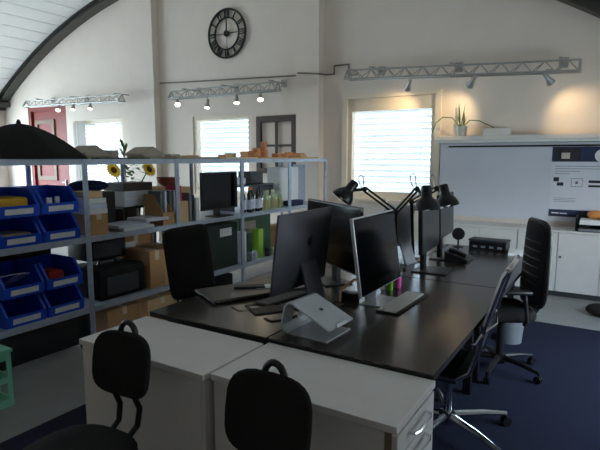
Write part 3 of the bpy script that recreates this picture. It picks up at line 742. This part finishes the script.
def small_chair(label, loc, rz, seat_h=.45, back_z=.75, k=1.0):
    """faces -y; backrest on +y side"""
    t = thing('swivel_chair', label, 'chair', loc, rz, 'small black chairs at the cabinets')
    m = MB(); mx = Matrix.Translation((0,0,seat_h-.02)) @ Matrix.Rotation(R(90),4,'X'); rounded_pad(m, .42, .40, .045, mx, p=2.6); m.build('seat', 'blackf', t, smooth=True)
    bm = Matrix.Translation((0,.255,back_z)) @ Matrix.Rotation(R(-8),4,'X')
    m = MB(); rounded_pad(m, .345*k, .30*k, .035, bm, p=3.5, concave=.02); m.build('backrest', 'blackf', t, smooth=True)
    for s in (-1, 1):
        MB().tube([(s*.05,.10,seat_h-.05),(s*.05,.2,seat_h-.045),(s*.052,.262,seat_h-.01),(s*.055,.275,seat_h+.06),(s*.055,.245,seat_h+.13),(s*.055,.262,back_z-.02),(s*.055,.285,back_z+.12)], .0125, 10).build('back_tube', 'black', t, smooth=True)
    pts = [(.042*math.cos(PI*i/10), .285, back_z+.02+.105*k+.055*math.sin(PI*i/10)) for i in range(11)]
    MB().tube([(.042,.285,back_z+.1)]+pts+[(-.042,.285,back_z+.1)], .0125, 10).build('grab_loop', 'black', t, smooth=True)
    MB().rod((0,0,.11),(0,0,seat_h-.045), .028, n=14).build('column', 'black', t, smooth=True)
    star_base(t, .25, 'black'); return t
def star_base(t, r, m, caster='black', a0=18):
    MB().lathe([(.045,.06),(.05,.12),(.03,.13)], 14).build('hub', m, t, smooth=True)
    for k in range(5):
        a = R(a0+72*k); c, s = math.cos(a), math.sin(a)
        MB().tube([(.03*c,.03*s,.105),(.6*r*c,.6*r*s,.095),(r*c,r*s,.075)], .015, 8, rs=[.022,.018,.013]).build('base_leg', m, t, smooth=True)
        p = MB(); q = Vector((-s, c, 0))*.012; ctr = Vector((r*c, r*s, .027))
        for sg in (-1,1): p.rod(ctr+q*sg*.4, ctr+q*sg*1.6, .027, n=14)
        p.rod(ctr+Vector((0,0,.0)), ctr+Vector((0,0,.05)), .007); p.build('caster', caster, t, smooth=True)
small_chair('small black swivel chair turned sideways before the left white cabinet', (-1.645, 1.07, .012), 5, .50, .75, .88)
small_chair('small black swivel chair with back towards the right white cabinet', (-.935, 1.065, .012), 0, .45, .725)

# black square-backed chair at the left desk
t = thing('office_chair', 'black square-backed office chair on the left side of the near desks', 'chair', (-2.33, 2.64, 0), 90+2)
t.location.z = .012
# local: faces -y (rz=90 -> faces +x)
m = MB(); bmx = Matrix.Translation((0,.22,.86)) @ Matrix.Rotation(R(-9),4,'X'); rounded_pad(m, .44, .50, .06, bmx, p=8); m.build('backrest', 'blackf', t, smooth=True)
m = MB(); rounded_pad(m, .48, .46, .07, Matrix.Translation((0,-.02,.47)) @ Matrix.Rotation(R(90),4,'X'), p=5); m.build('seat', 'blackf', t, smooth=True)
MB().tube([(0,.05,.42),(0,.24,.42),(0,.285,.5),(0,.27,.8)], .02, 8).build('back_support', 'black', t, smooth=True)
MB().rod((0,0,.11),(0,0,.44), .03, n=12).build('column', 'black', t, smooth=True); star_base(t, .28, 'black')

# tall black office chair on the right side
def task_chair(label, loc, rz, H=1.13):
    t = thing('office_chair', label, 'chair', loc, rz)
    m = MB(); rounded_pad(m, .49, .47, .07, Matrix.Translation((0,-.03,.47)) @ Matrix.Rotation(R(90),4,'X'), p=4); m.build('seat', 'blackf', t, smooth=True)
    bmx = Matrix.Translation((0,.20,.83)) @ Matrix.Rotation(R(-3),4,'X')
    m = MB(); rounded_pad(m, .44, .60, .035, bmx, p=5, top_scale=.88, concave=-.03); m.build('backrest', 'blackmesh', t, smooth=True)
    m = MB()
    pr = []
    for i in range(40):
        a = 2*PI*i/40; c, q = math.cos(a), math.sin(a); x = math.copysign(abs(c)**.4, c)*.228; z = math.copysign(abs(q)**.4, q)*.308; x *= 1-.12*(z/.6+.5)
        pr.append(bmx @ Vector((x, .03*(x/.22)**2, z)))
    m.tube(pr, .016, 8, closed=True); m.build('back_frame', 'black', t, smooth=True)
    for k in range(7):
        z = -.2+.06*k; MB().tube([bmx @ Vector((x, -.021+.03*(x/.22)**2, z)) for x in (-.15,-.08,0,.08,.15)], .005, 5).build('back_rib', 'black', t)
    MB().tube([(0,.08,.41),(0,.22,.42),(0,.28,.52),(0,.262,.78)], .022, 8).build('back_support', 'black', t, smooth=True)
    for s in (-1,1):
        a = MB(); a.tube([(s*.24,.08,.43),(s*.285,.08,.47),(s*.285,.06,.66)], .014, 8); a.box(s*.285-.035,s*.285+.035,-.16,.1,.66,.685,bev=.008); a.build('armrest', 'black', t, smooth=True)
    MB().rod((0,0,.11),(0,0,.44), .028, n=12).build('column', 'black', t, smooth=True); MB().box(-.11,.11,-.12,.12,.40,.435).build('tilt_mechanism', 'black', t)
    star_base(t, .31, 'black', a0=40); return t
task_chair('tall black office chair pulled up to the far right desk', (-.66, 3.93, .012), -62)

# near chair with silver mesh back
t = thing('office_chair', 'black mesh office chair with chrome frame at the near right desk', 'chair', (-.745, 2.84, .012), -90+3)
def ms(y, z, x=0): return (x, y, z)
prof = [(-.20,.44),(-.05,.42),(.08,.42),(.15,.47),(.185,.58),(.212,.72),(.25,.86),(.29,.995),(.31,1.03)]
for s in (-1, 1):
    MB().tube([(s*.22,y,z) for y, z in prof], .013, 8).build('side_rail', 'chrome', t, smooth=True)
m = MB(); th = .006
for i in range(len(prof)-1):
    (y0,z0),(y1,z1) = prof[i], prof[i+1]; m.box(0,0,0,0,0,0) if False else None
    m.prism([(y0,z0+.004),(y1,z1+.004),(y1-.004,z1+.012),(y0-.004,z0+.012)], 0, -.208, .208)
m.build('mesh_sling', 'blackmesh', t)
MB().tube([(-.22,.31,1.03),(-.1,.322,1.045),(.1,.322,1.045),(.22,.31,1.03)], .015, 8).build('top_rail', 'chrome', t, smooth=True)
MB().tube([(-.22,.208,.70),(0,.24,.69),(.22,.208,.70)], .012, 8).build('back_crossbar', 'chrome', t, smooth=True)
for s in (-1,1):
    MB().tube([(s*.225,-.02,.42),(s*.27,-.02,.45),(s*.275,.0,.62),(s*.27,.06,.645),(s*.25,.18,.64),(s*.225,.205,.69)], .012, 8).build('armrest', 'chrome', t, smooth=True)
MB().box(-.2,.2,-.14,.08,.385,.405,bev=.004).build('seat_support', 'black', t)
MB().rod((0,0,.11),(0,0,.39), .026, n=12).build('column', 'chrome', t, smooth=True)
star_base(t, .38, 'chrome', a0=57)

# ------------------------------------------------------------------ computers
def apple(m, s, mx):
    pts = []
    for i in range(40):
        a = 2*PI*i/40; r = 1-.10*math.exp(-((a-PI/2)/.28)**2)-.06*math.exp(-((a-3*PI/2)/.25)**2)
        x, z = r*math.cos(a)*.92, r*math.sin(a)
        d = math.hypot(x-1.18, z-.12)
        if d < .5: x = 1.18-math.sqrt(max(0,.25-(z-.12)**2)) if abs(z-.12) < .5 else x
        pts.append((x*s, z*s))
    m.prism(pts, 0, 0, .0012, mx)
    m.prism([(.02*s,1.02*s),(.12*s,1.3*s),(.38*s,1.52*s),(.42*s,1.28*s),(.28*s,1.06*s)], 0, 0, .0012, mx)
# big silver all-in-one seen from behind (faces -x)
t, mx = monitor('desktop_computer', 'large grey all-in-one computer seen from behind with dark fruit logo', (-1.54, 2.485, DZ), 180, .59, .45, .115, back='alud', tilt=7, stand='imac', cat='computer', logo=True, footc='alud')
m = MB(); apple(m, .026, mx @ Matrix.Translation((-.0525, .02, .285)) @ Matrix.Rotation(PI,4,'Z') @ Matrix.Translation((0,0,0))); m.build('logo', 'logo', t)
# angled black display of the same user
monitor('computer_monitor', 'wide black monitor turned diagonally behind the grey all-in-one computer', (-1.665, 3.075, DZ), 180+54.5, .80, .43, .125, back='black', face='screen', tilt=2, stand='plate', bezel=.012)
# aluminium framed display facing right
t, mx = monitor('desktop_computer', 'silver-edged black glossy display facing right beside the white keyboard', (-1.145, 2.80, DZ), 0, .60, .445, .09, back='alu', face='screen', tilt=8, th=.022, stand='none', bezel=.008, cat='monitor')
MB().prism([(-.055,.30),(-.045,.30),(-.075,.008),(-.09,.008)], 1, -.07, .07).build('stand_neck', 'alu', t); MB().box(-.10,.09,-.12,.12,0,.008,bev=.002).build('foot', 'alu', t)
# twin monitors
g = 'twin black monitors on the far right desk'
monitor('computer_monitor', 'nearer of the twin black monitors under the desk lamp heads', (-1.165, 3.80, DZ), 4, .54, .37, .165, back='black', face='screenm', tilt=2, bezel=.01, group=g, base_d=.26)
monitor('computer_monitor', 'farther of the twin black monitors closest to the whiteboard', (-1.203, 4.36, DZ), 4, .54, .36, .20, back='black', face='screenm', tilt=2, bezel=.01, group=g, base_d=.24)
# silver back of another display
monitor('desktop_computer', 'pale grey monitor back between silver-edged display and twin monitors', (-1.52, 3.98, DZ), 180-8, .5, .34, .13, back='alu', face='screen', tilt=6, stand='imac', cat='computer', logo=True)

# flat silver laptop
t = thing('laptop', 'closed flat grey laptop lying on the near left desk', 'laptop', (-1.96, 2.58, DZ), -27)
MB().box(-.16,.16,-.33,.33,.008,.016,bev=.003).build('base', 'warmgrey', t); MB().box(-.16,.16,-.33,.33,.017,.024,bev=.003).build('lid', 'warmgrey', t)
m = MB()
for sx in (-.13,.13):
    for sy in (-.29,.29): m.lathe([(.012,0),(.012,.008)], 10, c=(sx,sy))
m.build('feet', 'black', t)
o = MB().box(-.035,.035,-.10,.10,0,.014,bev=.005).build('hard_drive', 'dgrey'); o.location = (-1.98, 2.58, DZ+.0245); o.rotation_euler.z = R(-50); tag(o, 'small dark drive lying on the closed grey laptop', 'hard drive')
o = MB().prism([(-.05,-.1),(.05,-.1),(.05,.1),(-.05,.1)], 2, 0, .002).build('paper_note', 'whitep'); o.location = (-1.89, 2.68, DZ+.0245); o.rotation_euler.z = R(-40); tag(o, 'small white paper on the closed grey laptop', 'paper')
# tablets / trackpads near the big computer
t = thing('tablet', 'thin black tablet on the desk in front of the big grey computer', 'tablet', (-1.63, 2.30, DZ), -35)
MB().box(-.06,.06,-.10,.10,0,.008,bev=.003).build('body', 'black', t); MB().box(-.052,.052,-.09,.09,.008,.009).build('screen', 'wooddk', t)
t = thing('keyboard', 'slim black keyboard below the big grey computer', 'keyboard', (-1.70, 2.55, DZ), -8)
MB().box(-.06,.06,-.2,.2,0,.008,bev=.003).build('body', 'black', t); MB().box(-.05,.05,-.19,.19,.008,.012).build('keys', 'dgrey', t)
m = MB()
m.tube([(-1.85,2.24,DZ+.004),(-1.76,2.2,DZ+.004),(-1.72,2.26,DZ+.004),(-1.8,2.3,DZ+.004),(-1.75,2.36,DZ+.004),(-1.64,2.42,DZ+.014),(-1.57,2.37,DZ+.025)], .003, 6)
tag(m.build('cable', 'black'), 'thin black cable curling on the near left desk beside the tablet', 'cable')
m = MB()
m.tube([(-1.56,2.16,DZ+.004),(-1.5,2.14,DZ+.004),(-1.46,2.2,DZ+.004),(-1.44,2.3,DZ+.005),(-1.40,2.36,DZ+.02),(-1.36,2.44,DZ+.05),(-1.34,2.5,DZ+.005),(-1.32,2.62,DZ+.004)], .004, 6)
tag(m.build('cable', 'black'), 'black cable running behind the silver laptop stand', 'cable')
m = MB(); m.tube([(-1.36,2.66,DZ+.006),(-1.40,2.75,DZ+.05),(-1.36,2.85,DZ+.10),(-1.29,2.86,DZ+.09),(-1.26,2.8,DZ+.04)], .008, 6)
tag(m.build('cable', 'wood'), 'tan cable looping behind the silver-edged display', 'cable')
o = MB().box(-.05,.05,-.03,.03,0,.05,bev=.006).build('power_adapter', 'black'); o.location = (-1.33, 2.74, DZ); tag(o, 'black power adapter between the two near computers', 'adapter')

# laptop stand
t = thing('laptop_stand', 'empty silver aluminium laptop stand at the front of the desk', 'laptop stand', (-1.225, 2.14, DZ), -3)
# side profile in x (left=-) : C shape, plate slopes down to +x
w = .115
m = MB(); pr_o = [(.13,0),(-.10,0),(-.128,.012),(-.138,.04),(-.118,.135),(-.10,.155),(-.075,.158),(.145,.062)]
pr_i = [(.13,.006),(-.098,.006),(-.118,.016),(-.130,.04),(-.111,.131),(-.096,.148),(-.074,.151),(.143,.055)]
def strip(a, b, y0, y1):
    for i in range(a, b): m.prism([pr_o[i],pr_o[i+1],pr_i[i+1],pr_i[i]], 1, y0, y1)
strip(0, 3, -w, w); strip(4, 7, -w, w)
strip(3, 4, -w, -.03); strip(3, 4, .03, w)
m.prism([(.143,.055),(.15,.059),(.146,.075),(.140,.072)], 1, -.05, .05)
m.build('body', 'alu', t)
MB().prism([(.02,.1198),(.035,.1133),(.0355,.1145),(.0205,.121)], 1, -.008, .012).build('logo_mark', 'inkd', t)
# white keyboard
t = thing('keyboard', 'white keyboard in silver tray in front of silver-edged display', 'keyboard', (-1.028, 2.84, DZ), -1)
MB().box(-.068,.068,-.25,.25,0,.010,bev=.003).build('body', 'black', t); MB().box(-.063,.05,-.245,.22,.010,.016,bev=.002).build('panel', 'whitep', t)
m = MB()
for r in range(5):
    for c in range(15): m.box(-.058+.021*r,-.040+.021*r,-.238+.030*c,-.211+.030*c,.016,.0195)
m.build('keys', 'white', t)
# pens
for k, (px_, py_, mm, lb) in enumerate(((-1.215,3.09,'softgreen','green highlighter box beside the silver-edged display'),(-1.19,3.17,'magenta','magenta highlighter box beside the silver-edged display'))):
    o = MB().lathe([(.02,0),(.022,.005),(.022,.07),(.012,.08),(.012,.10)], 12).build('highlighter', mm, smooth=True); o.location = (px_, py_, DZ); tag(o, lb.replace(' box',''), 'highlighter')
t = thing('water_glass', 'clear drinking glass behind the silver-edged display', 'glass', (-1.27, 3.35, DZ))
MB().lathe([(.03,0),(.036,.13),(.034,.13),(.028,.006)], 20).build('tumbler', 'clear', t, smooth=True); MB().lathe([(.027,.004),(.03,.05)], 16).build('blue_content', 'bluelab', t, smooth=True)
# white paper behind
o = MB().box(-.15,.15,-.21,.21,0,.003).build('paper_sheet', 'whitep'); o.location = (-1.64, 3.78, DZ); o.rotation_euler.z = R(15); tag(o, 'white sheet of paper on the far left desk below lamp', 'paper')
o = MB().box(-.09,.09,-.13,.13,0,.02,bev=.002).build('paper_stack', 'whitep'); o.location = (-.70, 4.9, DZ); o.rotation_euler.z = R(8); tag(o, 'white papers at the far corner of the right desks beside tall chair', 'papers')

# desk phone
t = thing('desk_phone', 'dark desk phone with raised display on the far right desk', 'phone', (-1.10, 4.36, DZ), 0)
MB().prism([(-.09,0),(.10,0),(.10,.018),(-.09,.075)], 1, -.11, .11).build('body', 'dgrey', t)
MB().prism([(-.07,.074),(.0,.053),(.004,.058),(-.066,.079)], 1, -.02, .09).build('display', 'screenm', t)
MB().tube([(-.06,-.075,.085),(.0,-.075,.075),(.08,-.075,.045)], .02, 8).build('handset', 'black', t, smooth=True)
m = MB()
for r in range(4):
    for c in range(3): m.box(.02+.018*r,.033+.018*r,-.01+.03*c,.012+.03*c,.045-.0055*r,.05-.0055*r)
m.build('keys', 'grey', t)
# round webcam/speaker
t = thing('disc_speaker', 'small round black disc on a stand at far end of desks', 'speaker', (-1.27, 5.0, DZ))
MB().lathe([(.05,0),(.05,.008),(.01,.014),(.008,.10)], 18).build('stand', 'black', t, smooth=True); MB().lathe([(.03,-.02),(.058,-.015),(.06,.015),(.03,.022)], 24, Matrix.Translation((0,0,.125)) @ Matrix.Rotation(R(80),4,'X')).build('disc', 'black', t, smooth=True)
# flat black printer dock
t = thing('document_scanner', 'low black scanner box with grey lid at the far desk end', 'scanner', (-.98, 5.0, DZ), -4)
MB().box(-.17,.17,-.075,.075,0,.075,bev=.006).build('body', 'black', t); MB().box(-.175,.175,-.08,.08,.076,.098,bev=.006).build('lid', 'dgrey', t)
for k in range(4): MB().box(-.13+.075*k,-.09+.075*k,-.078,-.075,.02,.04).build('button', 'grey', t)

# desk lamps
def lamp(label, base, elbow, head, pivot, aim, m='blackm'):
    """base on desk, elbow points absolute; head = pivot, aim = direction the shade opens"""
    t = thing('desk_lamp', label, 'desk lamp', base, group='black articulated desk lamps'); B = Vector(base)
    L = lambda p: Vector(p)-B
    MB().lathe([(.085,0),(.085,.012),(.03,.022),(.014,.03),(.014,.075)], 24).build('base', m, t, smooth=True)
    p0 = Vector((0,0,.07)); p1 = L(elbow); p2 = L(head); p3 = L(pivot); up = Vector((0,0,1))
    def arm(a, b):
        d = (b-a).normalized(); s = d.cross(Vector((d.y,-d.x,0.001))).normalized()*.014
        x = MB(); x.rod(a+s, b+s, .008, n=8); x.rod(a-s, b-s, .008, n=8); return x
    arm(p0, p1).build('lower_arm', m, t, smooth=True); arm(p1, p2).build('upper_arm', m, t, smooth=True)
    MB().ball(p1, .022, n=12).build('elbow_joint', m, t, smooth=True); MB().ball(p2, .02, n=12).build('head_joint', m, t, smooth=True)
    MB().rod(p2, p3, .011, n=8).build('head_link', m, t, smooth=True)
    # spring
    a, b = p1, p1.lerp(p2, .42); sp = []
    d = (b-a).normalized(); u = d.orthogonal().normalized(); w = d.cross(u)
    off = Vector((0,0,.03))
    for i in range(80):
        f = i/79; sp.append(a.lerp(b, f)+off+(u*math.cos(i*1.1)+w*math.sin(i*1.1))*.007)
    MB().tube(sp, .0015, 4).build('spring', 'chrome', t)
    # steel bow above the head joint
    MB().tube([p2+Vector(q)*1.0 for q in ((-.02,0,.0),(-.05,0,.06),(-.048,0,.095),(-.03,0,.105),(-.014,0,.09),(-.008,0,.04),(-.006,0,0))], .004, 6).build('bow_handle', 'chrome', t, smooth=True)
    ax = Vector(aim).normalized(); q = (-ax).to_track_quat('Z','Y').to_matrix().to_4x4()
    mx = Matrix.Translation(p3) @ q
    sh_ = MB().lathe([(.026,.085),(.034,.078),(.036,.012),(.046,-.002),(.070,-.028),(.082,-.06),(.085,-.078),(.082,-.078),(.078,-.06),(.066,-.031),(.03,-.008)], 28, mx).build('lamp_shade', m, t, smooth=True)
    MB().ball((0,0,-.05), .028, (1,1,1.2), 12, mx).build('bulb', 'whitep', t, smooth=True)
    return t
lamp('black desk lamp with head left, above the diagonal monitor', (-1.44, 3.60, DZ), (-1.40, 3.62, 1.20), (-1.575, 3.46, 1.37), (-1.675, 3.39, 1.36), (-.5,-.45,-.8))
lamp('black desk lamp head nearest, middle of the three lamps', (-1.42, 3.72, DZ), (-1.38, 3.60, 1.20), (-1.143, 3.36, 1.39), (-1.055, 3.30, 1.335), (.1,-.1,-1))
lamp('black desk lamp whose head hangs before the farther twin monitor', (-1.42, 4.12, DZ), (-1.42, 4.05, 1.24), (-1.13, 3.76, 1.375), (-1.05, 3.72, 1.325), (.3,-.1,-1))

# ------------------------------------------------------------------ right side: whiteboard, sideboards, poster
LEDGE_Y = WY-.22
t = thing('wall_ledge', 'long white wall ledge above the whiteboard carrying a plant', 'ledge', (-.55, WY-.11, 1.79))
MB().box(-1.50, 1.4, -.11, .108, .03, .085, bev=.004).build('board', 'white', t)
MB().box(-1.48, 1.4, -.08, .108, 0, .03).build('light_strip', 'whitep', t)
t = thing('whiteboard', 'large blank whiteboard with black top rail on the back wall', 'whiteboard', (-.55, WY-.03, .84))
MB().box(-1.47, 1.4, -.03, .028, 0, .945).build('panel', 'whitew', t)
MB().box(-1.36, 1.4, -.042, -.03, .895, .915).build('rail', 'black', t)
t = thing('poster', 'large poster with dark header and small product pictures on the whiteboard', 'poster', (-.17, WY-.0625, .90))
MB().box(-.50, .42, -.002, 0, 0, .83).build('sheet', 'poster', t)
MB().box(-.50, .42, -.0035, -.002, .655, .83).build('header_band', 'posterd', t)
MB().box(-.48, -.2, -.0045, -.0035, .665, .815).build('header_photo', 'pic', t)
MB().box(-.40, -.31, -.0052, -.0045, .69, .76).build('photo_highlight', 'picl', t)
MB().box(-.50, .42, -.0035, -.002, 0, .085).build('footer_band', 'posterd', t)
m = MB()
for k, (a, b) in enumerate(((-.46,.1),(-.46,.3),(-.46,-.2),(-.46,-.3))): m.box(a, b, -.003, -.002, .60-.03*k, .605-.03*k)
for k in range(3): m.box(-.46,-.22,-.003,-.002,.22-.02*k,.224-.02*k)
m.build('text_lines', 'ink', t)
m = MB(); m.box(-.47,-.41,-.003,-.002,.42,.47); m.box(-.43,-.36,-.003,-.002,.37,.41); m.build('product_picture', 'inkd', t)
m = MB(); m.box(-.28,-.16,-.003,-.002,.36,.365); m.box(-.28,-.16,-.003,-.002,.455,.46); m.box(-.28,-.275,-.003,-.002,.36,.46); m.box(-.165,-.16,-.003,-.002,.36,.46); m.box(-.235,-.21,-.003,-.002,.395,.425); m.build('product_picture', 'ink', t)
m = MB(); m.box(-.1,.3,-.003,-.002,.41,.44); m.box(-.1,.1,-.003,-.002,.36,.385); m.build('product_picture', 'inkd', t)
m = MB(); m.box(-.47,-.39,-.0045,-.0035,.035,.05); m.box(-.38,-.3,-.0045,-.0035,.035,.045); m.build('footer_mark', 'whitep', t)
o = MB().lathe([(.07,0),(.075,.008),(.06,.02)], 28, Matrix.Rotation(R(90),4,'X')).build('wall_disc', 'whitep', smooth=True); o.location = (-.15, WY-.0665, 1.625); tag(o, 'round white disc fixed over the poster header at the right edge', 'disc')

def sideboard(x0, x1, label):
    t = thing('sideboard', label, 'cabinet', ((x0+x1)/2, 6.68, 0), group='low white sideboards along the back wall'); a = (x1-x0)/2; d = .2; H = .775
    MB().box(-a,a,-d+.03,d,0,.06).build('plinth', 'dgrey', t)
    MB().box(-a,a,-d+.02,d,.06,H-.025).build('carcass', 'white', t)
    MB().box(-a-.0005,a+.0005,-d-.005,d,H-.025,H,bev=.003).build('top_panel', 'white', t)
    for s in (-1,1):
        dd = MB().box((-a+.004 if s < 0 else .004),(-.004 if s < 0 else a-.004),-d,-d+.0195,.065,H-.03).build('door', 'white', t)
        if s > 0: MB().rod((s*.035,-d,.47),(s*.035,-d-.018,.47), .011, n=12).build('knob', 'black', dd)
for x0, x1, lb in ((-1.82,-.955,'white sideboard behind the scanner and tall chair'),(-.953,-.085,'white two-door sideboard right of the tall black chair'),(-.083,.785,'white sideboard at the right edge under the paper tray')):
    sideboard(x0, x1, lb)
# shift: middle unit has its knobs at the right door
t = thing('paper_tray', 'black paper tray with white sheets on the sideboard at right', 'paper tray', (-.215, 6.62, .775))
m = MB(); m.box(-.14,.14,-.12,.14,0,.008); m.box(-.14,-.13,-.12,.14,.008,.17); m.box(.13,.14,-.12,.14,.008,.17); m.box(-.13,.13,.13,.14,.008,.17); m.box(-.13,.13,-.12,.13,.075,.083); m.box(-.13,.13,-.12,-.113,.008,.03); m.build('frame', 'black', t)
o = MB().box(-.11,.12,-.13,.12,0,.025,bev=.002).build('paper_stack', 'grey'); o.location = (-.215, 6.62, .784); tag(o, 'grey papers in the bottom of the black paper tray', 'papers')
o = MB().box(-.10,.125,-.15,.115,0,.05,bev=.002).build('paper_stack', 'whitep'); o.location = (-.215, 6.62, .859); tag(o, 'white paper stack lying in the top of the black paper tray', 'papers')
m = MB().ball((0,0,.05), .07, (1.2,.9,.72), 16); o = m.build('ornament', 'bread', smooth=True); o.location = (-.17, 6.66, .91); tag(o, 'rounded orange ornament on the papers in the black tray', 'ornament')
t = thing('potted_plant', 'spiky green plant in pot with long drooping stems on the wall ledge', 'plant', (-1.74, WY-.12, 1.875))
MB().lathe([(.05,0),(.065,.01),(.075,.13),(.068,.13),(.05,.1)], 20).build('pot', 'pot', t, smooth=True)
MB().lathe([(.064,.10),(.064,.115)], 16).build('soil', 'brown', t)
m = MB()
for i, (dx, dz, L) in enumerate(((-.1,1,.36),(.12,1,.34),(-.35,1,.2),(.4,1,.22),(.2,1,.18),(-.05,1,.24))): leaf_mesh(m, (.01*i-.02,0,.10), (dx, .1, dz), L, .014, .01)
m.build('spiky_leaf', 'leafd', t)
for pts in (((-.02,0,.12),(-.12,-.01,.24),(-.24,-.02,.25),(-.33,-.02,.18),(-.38,-.02,.05)), ((.02,0,.12),(.1,-.01,.2),(.22,-.02,.19),(.34,-.02,.13),(.40,-.02,.10))):
    P_ = [Vector(p) for p in pts]; q = []
    for i in range(len(P_)-1):
        for k in range(4): q.append(P_[i].lerp(P_[i+1], k/4))
    MB().tube(q+[P_[-1]], .007, 6).build('arching_stem', 'leaf', t, smooth=True)
solid('white_box', 'white', 'flat white box on the wall ledge beside the plant', 'box', -1.45, -1.14, WY-.19, WY-.05, 1.875, 1.965, .006)
t = thing('paper_bin', 'pale grey waste bin under the far desk beside the tall chair', 'bin', (-.70, 4.62, .012))
MB().lathe([(.10,0),(.125,.30),(.12,.30),(.095,.01)], 24).build('body', 'grey', t, smooth=True); MB().lathe([(.128,.29),(.128,.305),(.12,.305),(.12,.29)], 24).build('rim', 'grey', t, smooth=True)
m = MB().ball((0,0,.06), .16, (1,.8,.4), 14); o = m.build('cushion_bag', 'blackf', smooth=True); o.location = (-.02, 5.9, .003); tag(o, 'dark bag lying on the pale floor before the sideboard', 'bag')

# ------------------------------------------------------------------ world, camera, view
w = bpy.data.worlds.new('sky'); bpy.context.scene.world = w; w.use_nodes = True; nt = w.node_tree
bg = nt.nodes['Background']; tc = nt.nodes.new('ShaderNodeTexCoord'); sp = nt.nodes.new('ShaderNodeSeparateXYZ'); rp = nt.nodes.new('ShaderNodeValToRGB')
nt.links.new(tc.outputs['Generated'], sp.inputs[0]); mp = nt.nodes.new('ShaderNodeMapRange'); mp.inputs[1].default_value = -1; mp.inputs[2].default_value = 1
nt.links.new(sp.outputs['Z'], mp.inputs[0]); nt.links.new(mp.outputs[0], rp.inputs[0])
els = rp.color_ramp.elements; els[0].position = .0; els[0].color = (.30,.34,.36,1); els[1].position = 1; els[1].color = (.45,.62,.95,1)
e = els.new(.49); e.color = (.42,.50,.55,1); e = els.new(.52); e.color = (.80,.92,1,1); e = els.new(.7); e.color = (.66,.82,1,1)
nt.links.new(rp.outputs[0], bg.inputs['Color']); 
m1 = nt.nodes.new('ShaderNodeMapRange'); m1.interpolation_type = 'SMOOTHSTEP'
for k, v in ((1,0.0),(2,.5),(3,1.0),(4,.26)): m1.inputs[k].default_value = v
nt.links.new(sp.outputs['Y'], m1.inputs[0])
m2 = nt.nodes.new('ShaderNodeMapRange'); m2.interpolation_type = 'SMOOTHSTEP'
for k, v in ((1,.12),(2,.8),(3,0.0),(4,.35)): m2.inputs[k].default_value = v
nt.links.new(sp.outputs['Z'], m2.inputs[0])
ad = nt.nodes.new('ShaderNodeMath'); ad.operation = 'ADD'; nt.links.new(m1.outputs[0], ad.inputs[0]); nt.links.new(m2.outputs[0], ad.inputs[1])
ml = nt.nodes.new('ShaderNodeMath'); ml.operation = 'MULTIPLY'; ml.inputs[1].default_value = 24.0; nt.links.new(ad.outputs[0], ml.inputs[0]); nt.links.new(ml.outputs[0], bg.inputs['Strength'])

cam = bpy.data.cameras.new('camera'); co = bpy.data.objects.new('camera', cam); C.objects.link(co)
cam.sensor_width = 36; cam.lens = 36*510/600; cam.clip_start = .05
co.location = (0,0,1.6); co.rotation_euler = (R(90-7.5), 0, R(31.7))
sc = bpy.context.scene; sc.camera = co
sc.view_settings.view_transform = 'Standard'; sc.view_settings.look = 'None'; sc.view_settings.gamma = 1; sc.view_settings.exposure = 0.25
sc.view_settings.use_curve_mapping = False
sc.cycles.use_denoising = True; sc.cycles.max_bounces = 10; sc.cycles.diffuse_bounces = 6; sc.cycles.transparent_max_bounces = 16; sc.cycles.caustics_reflective = False
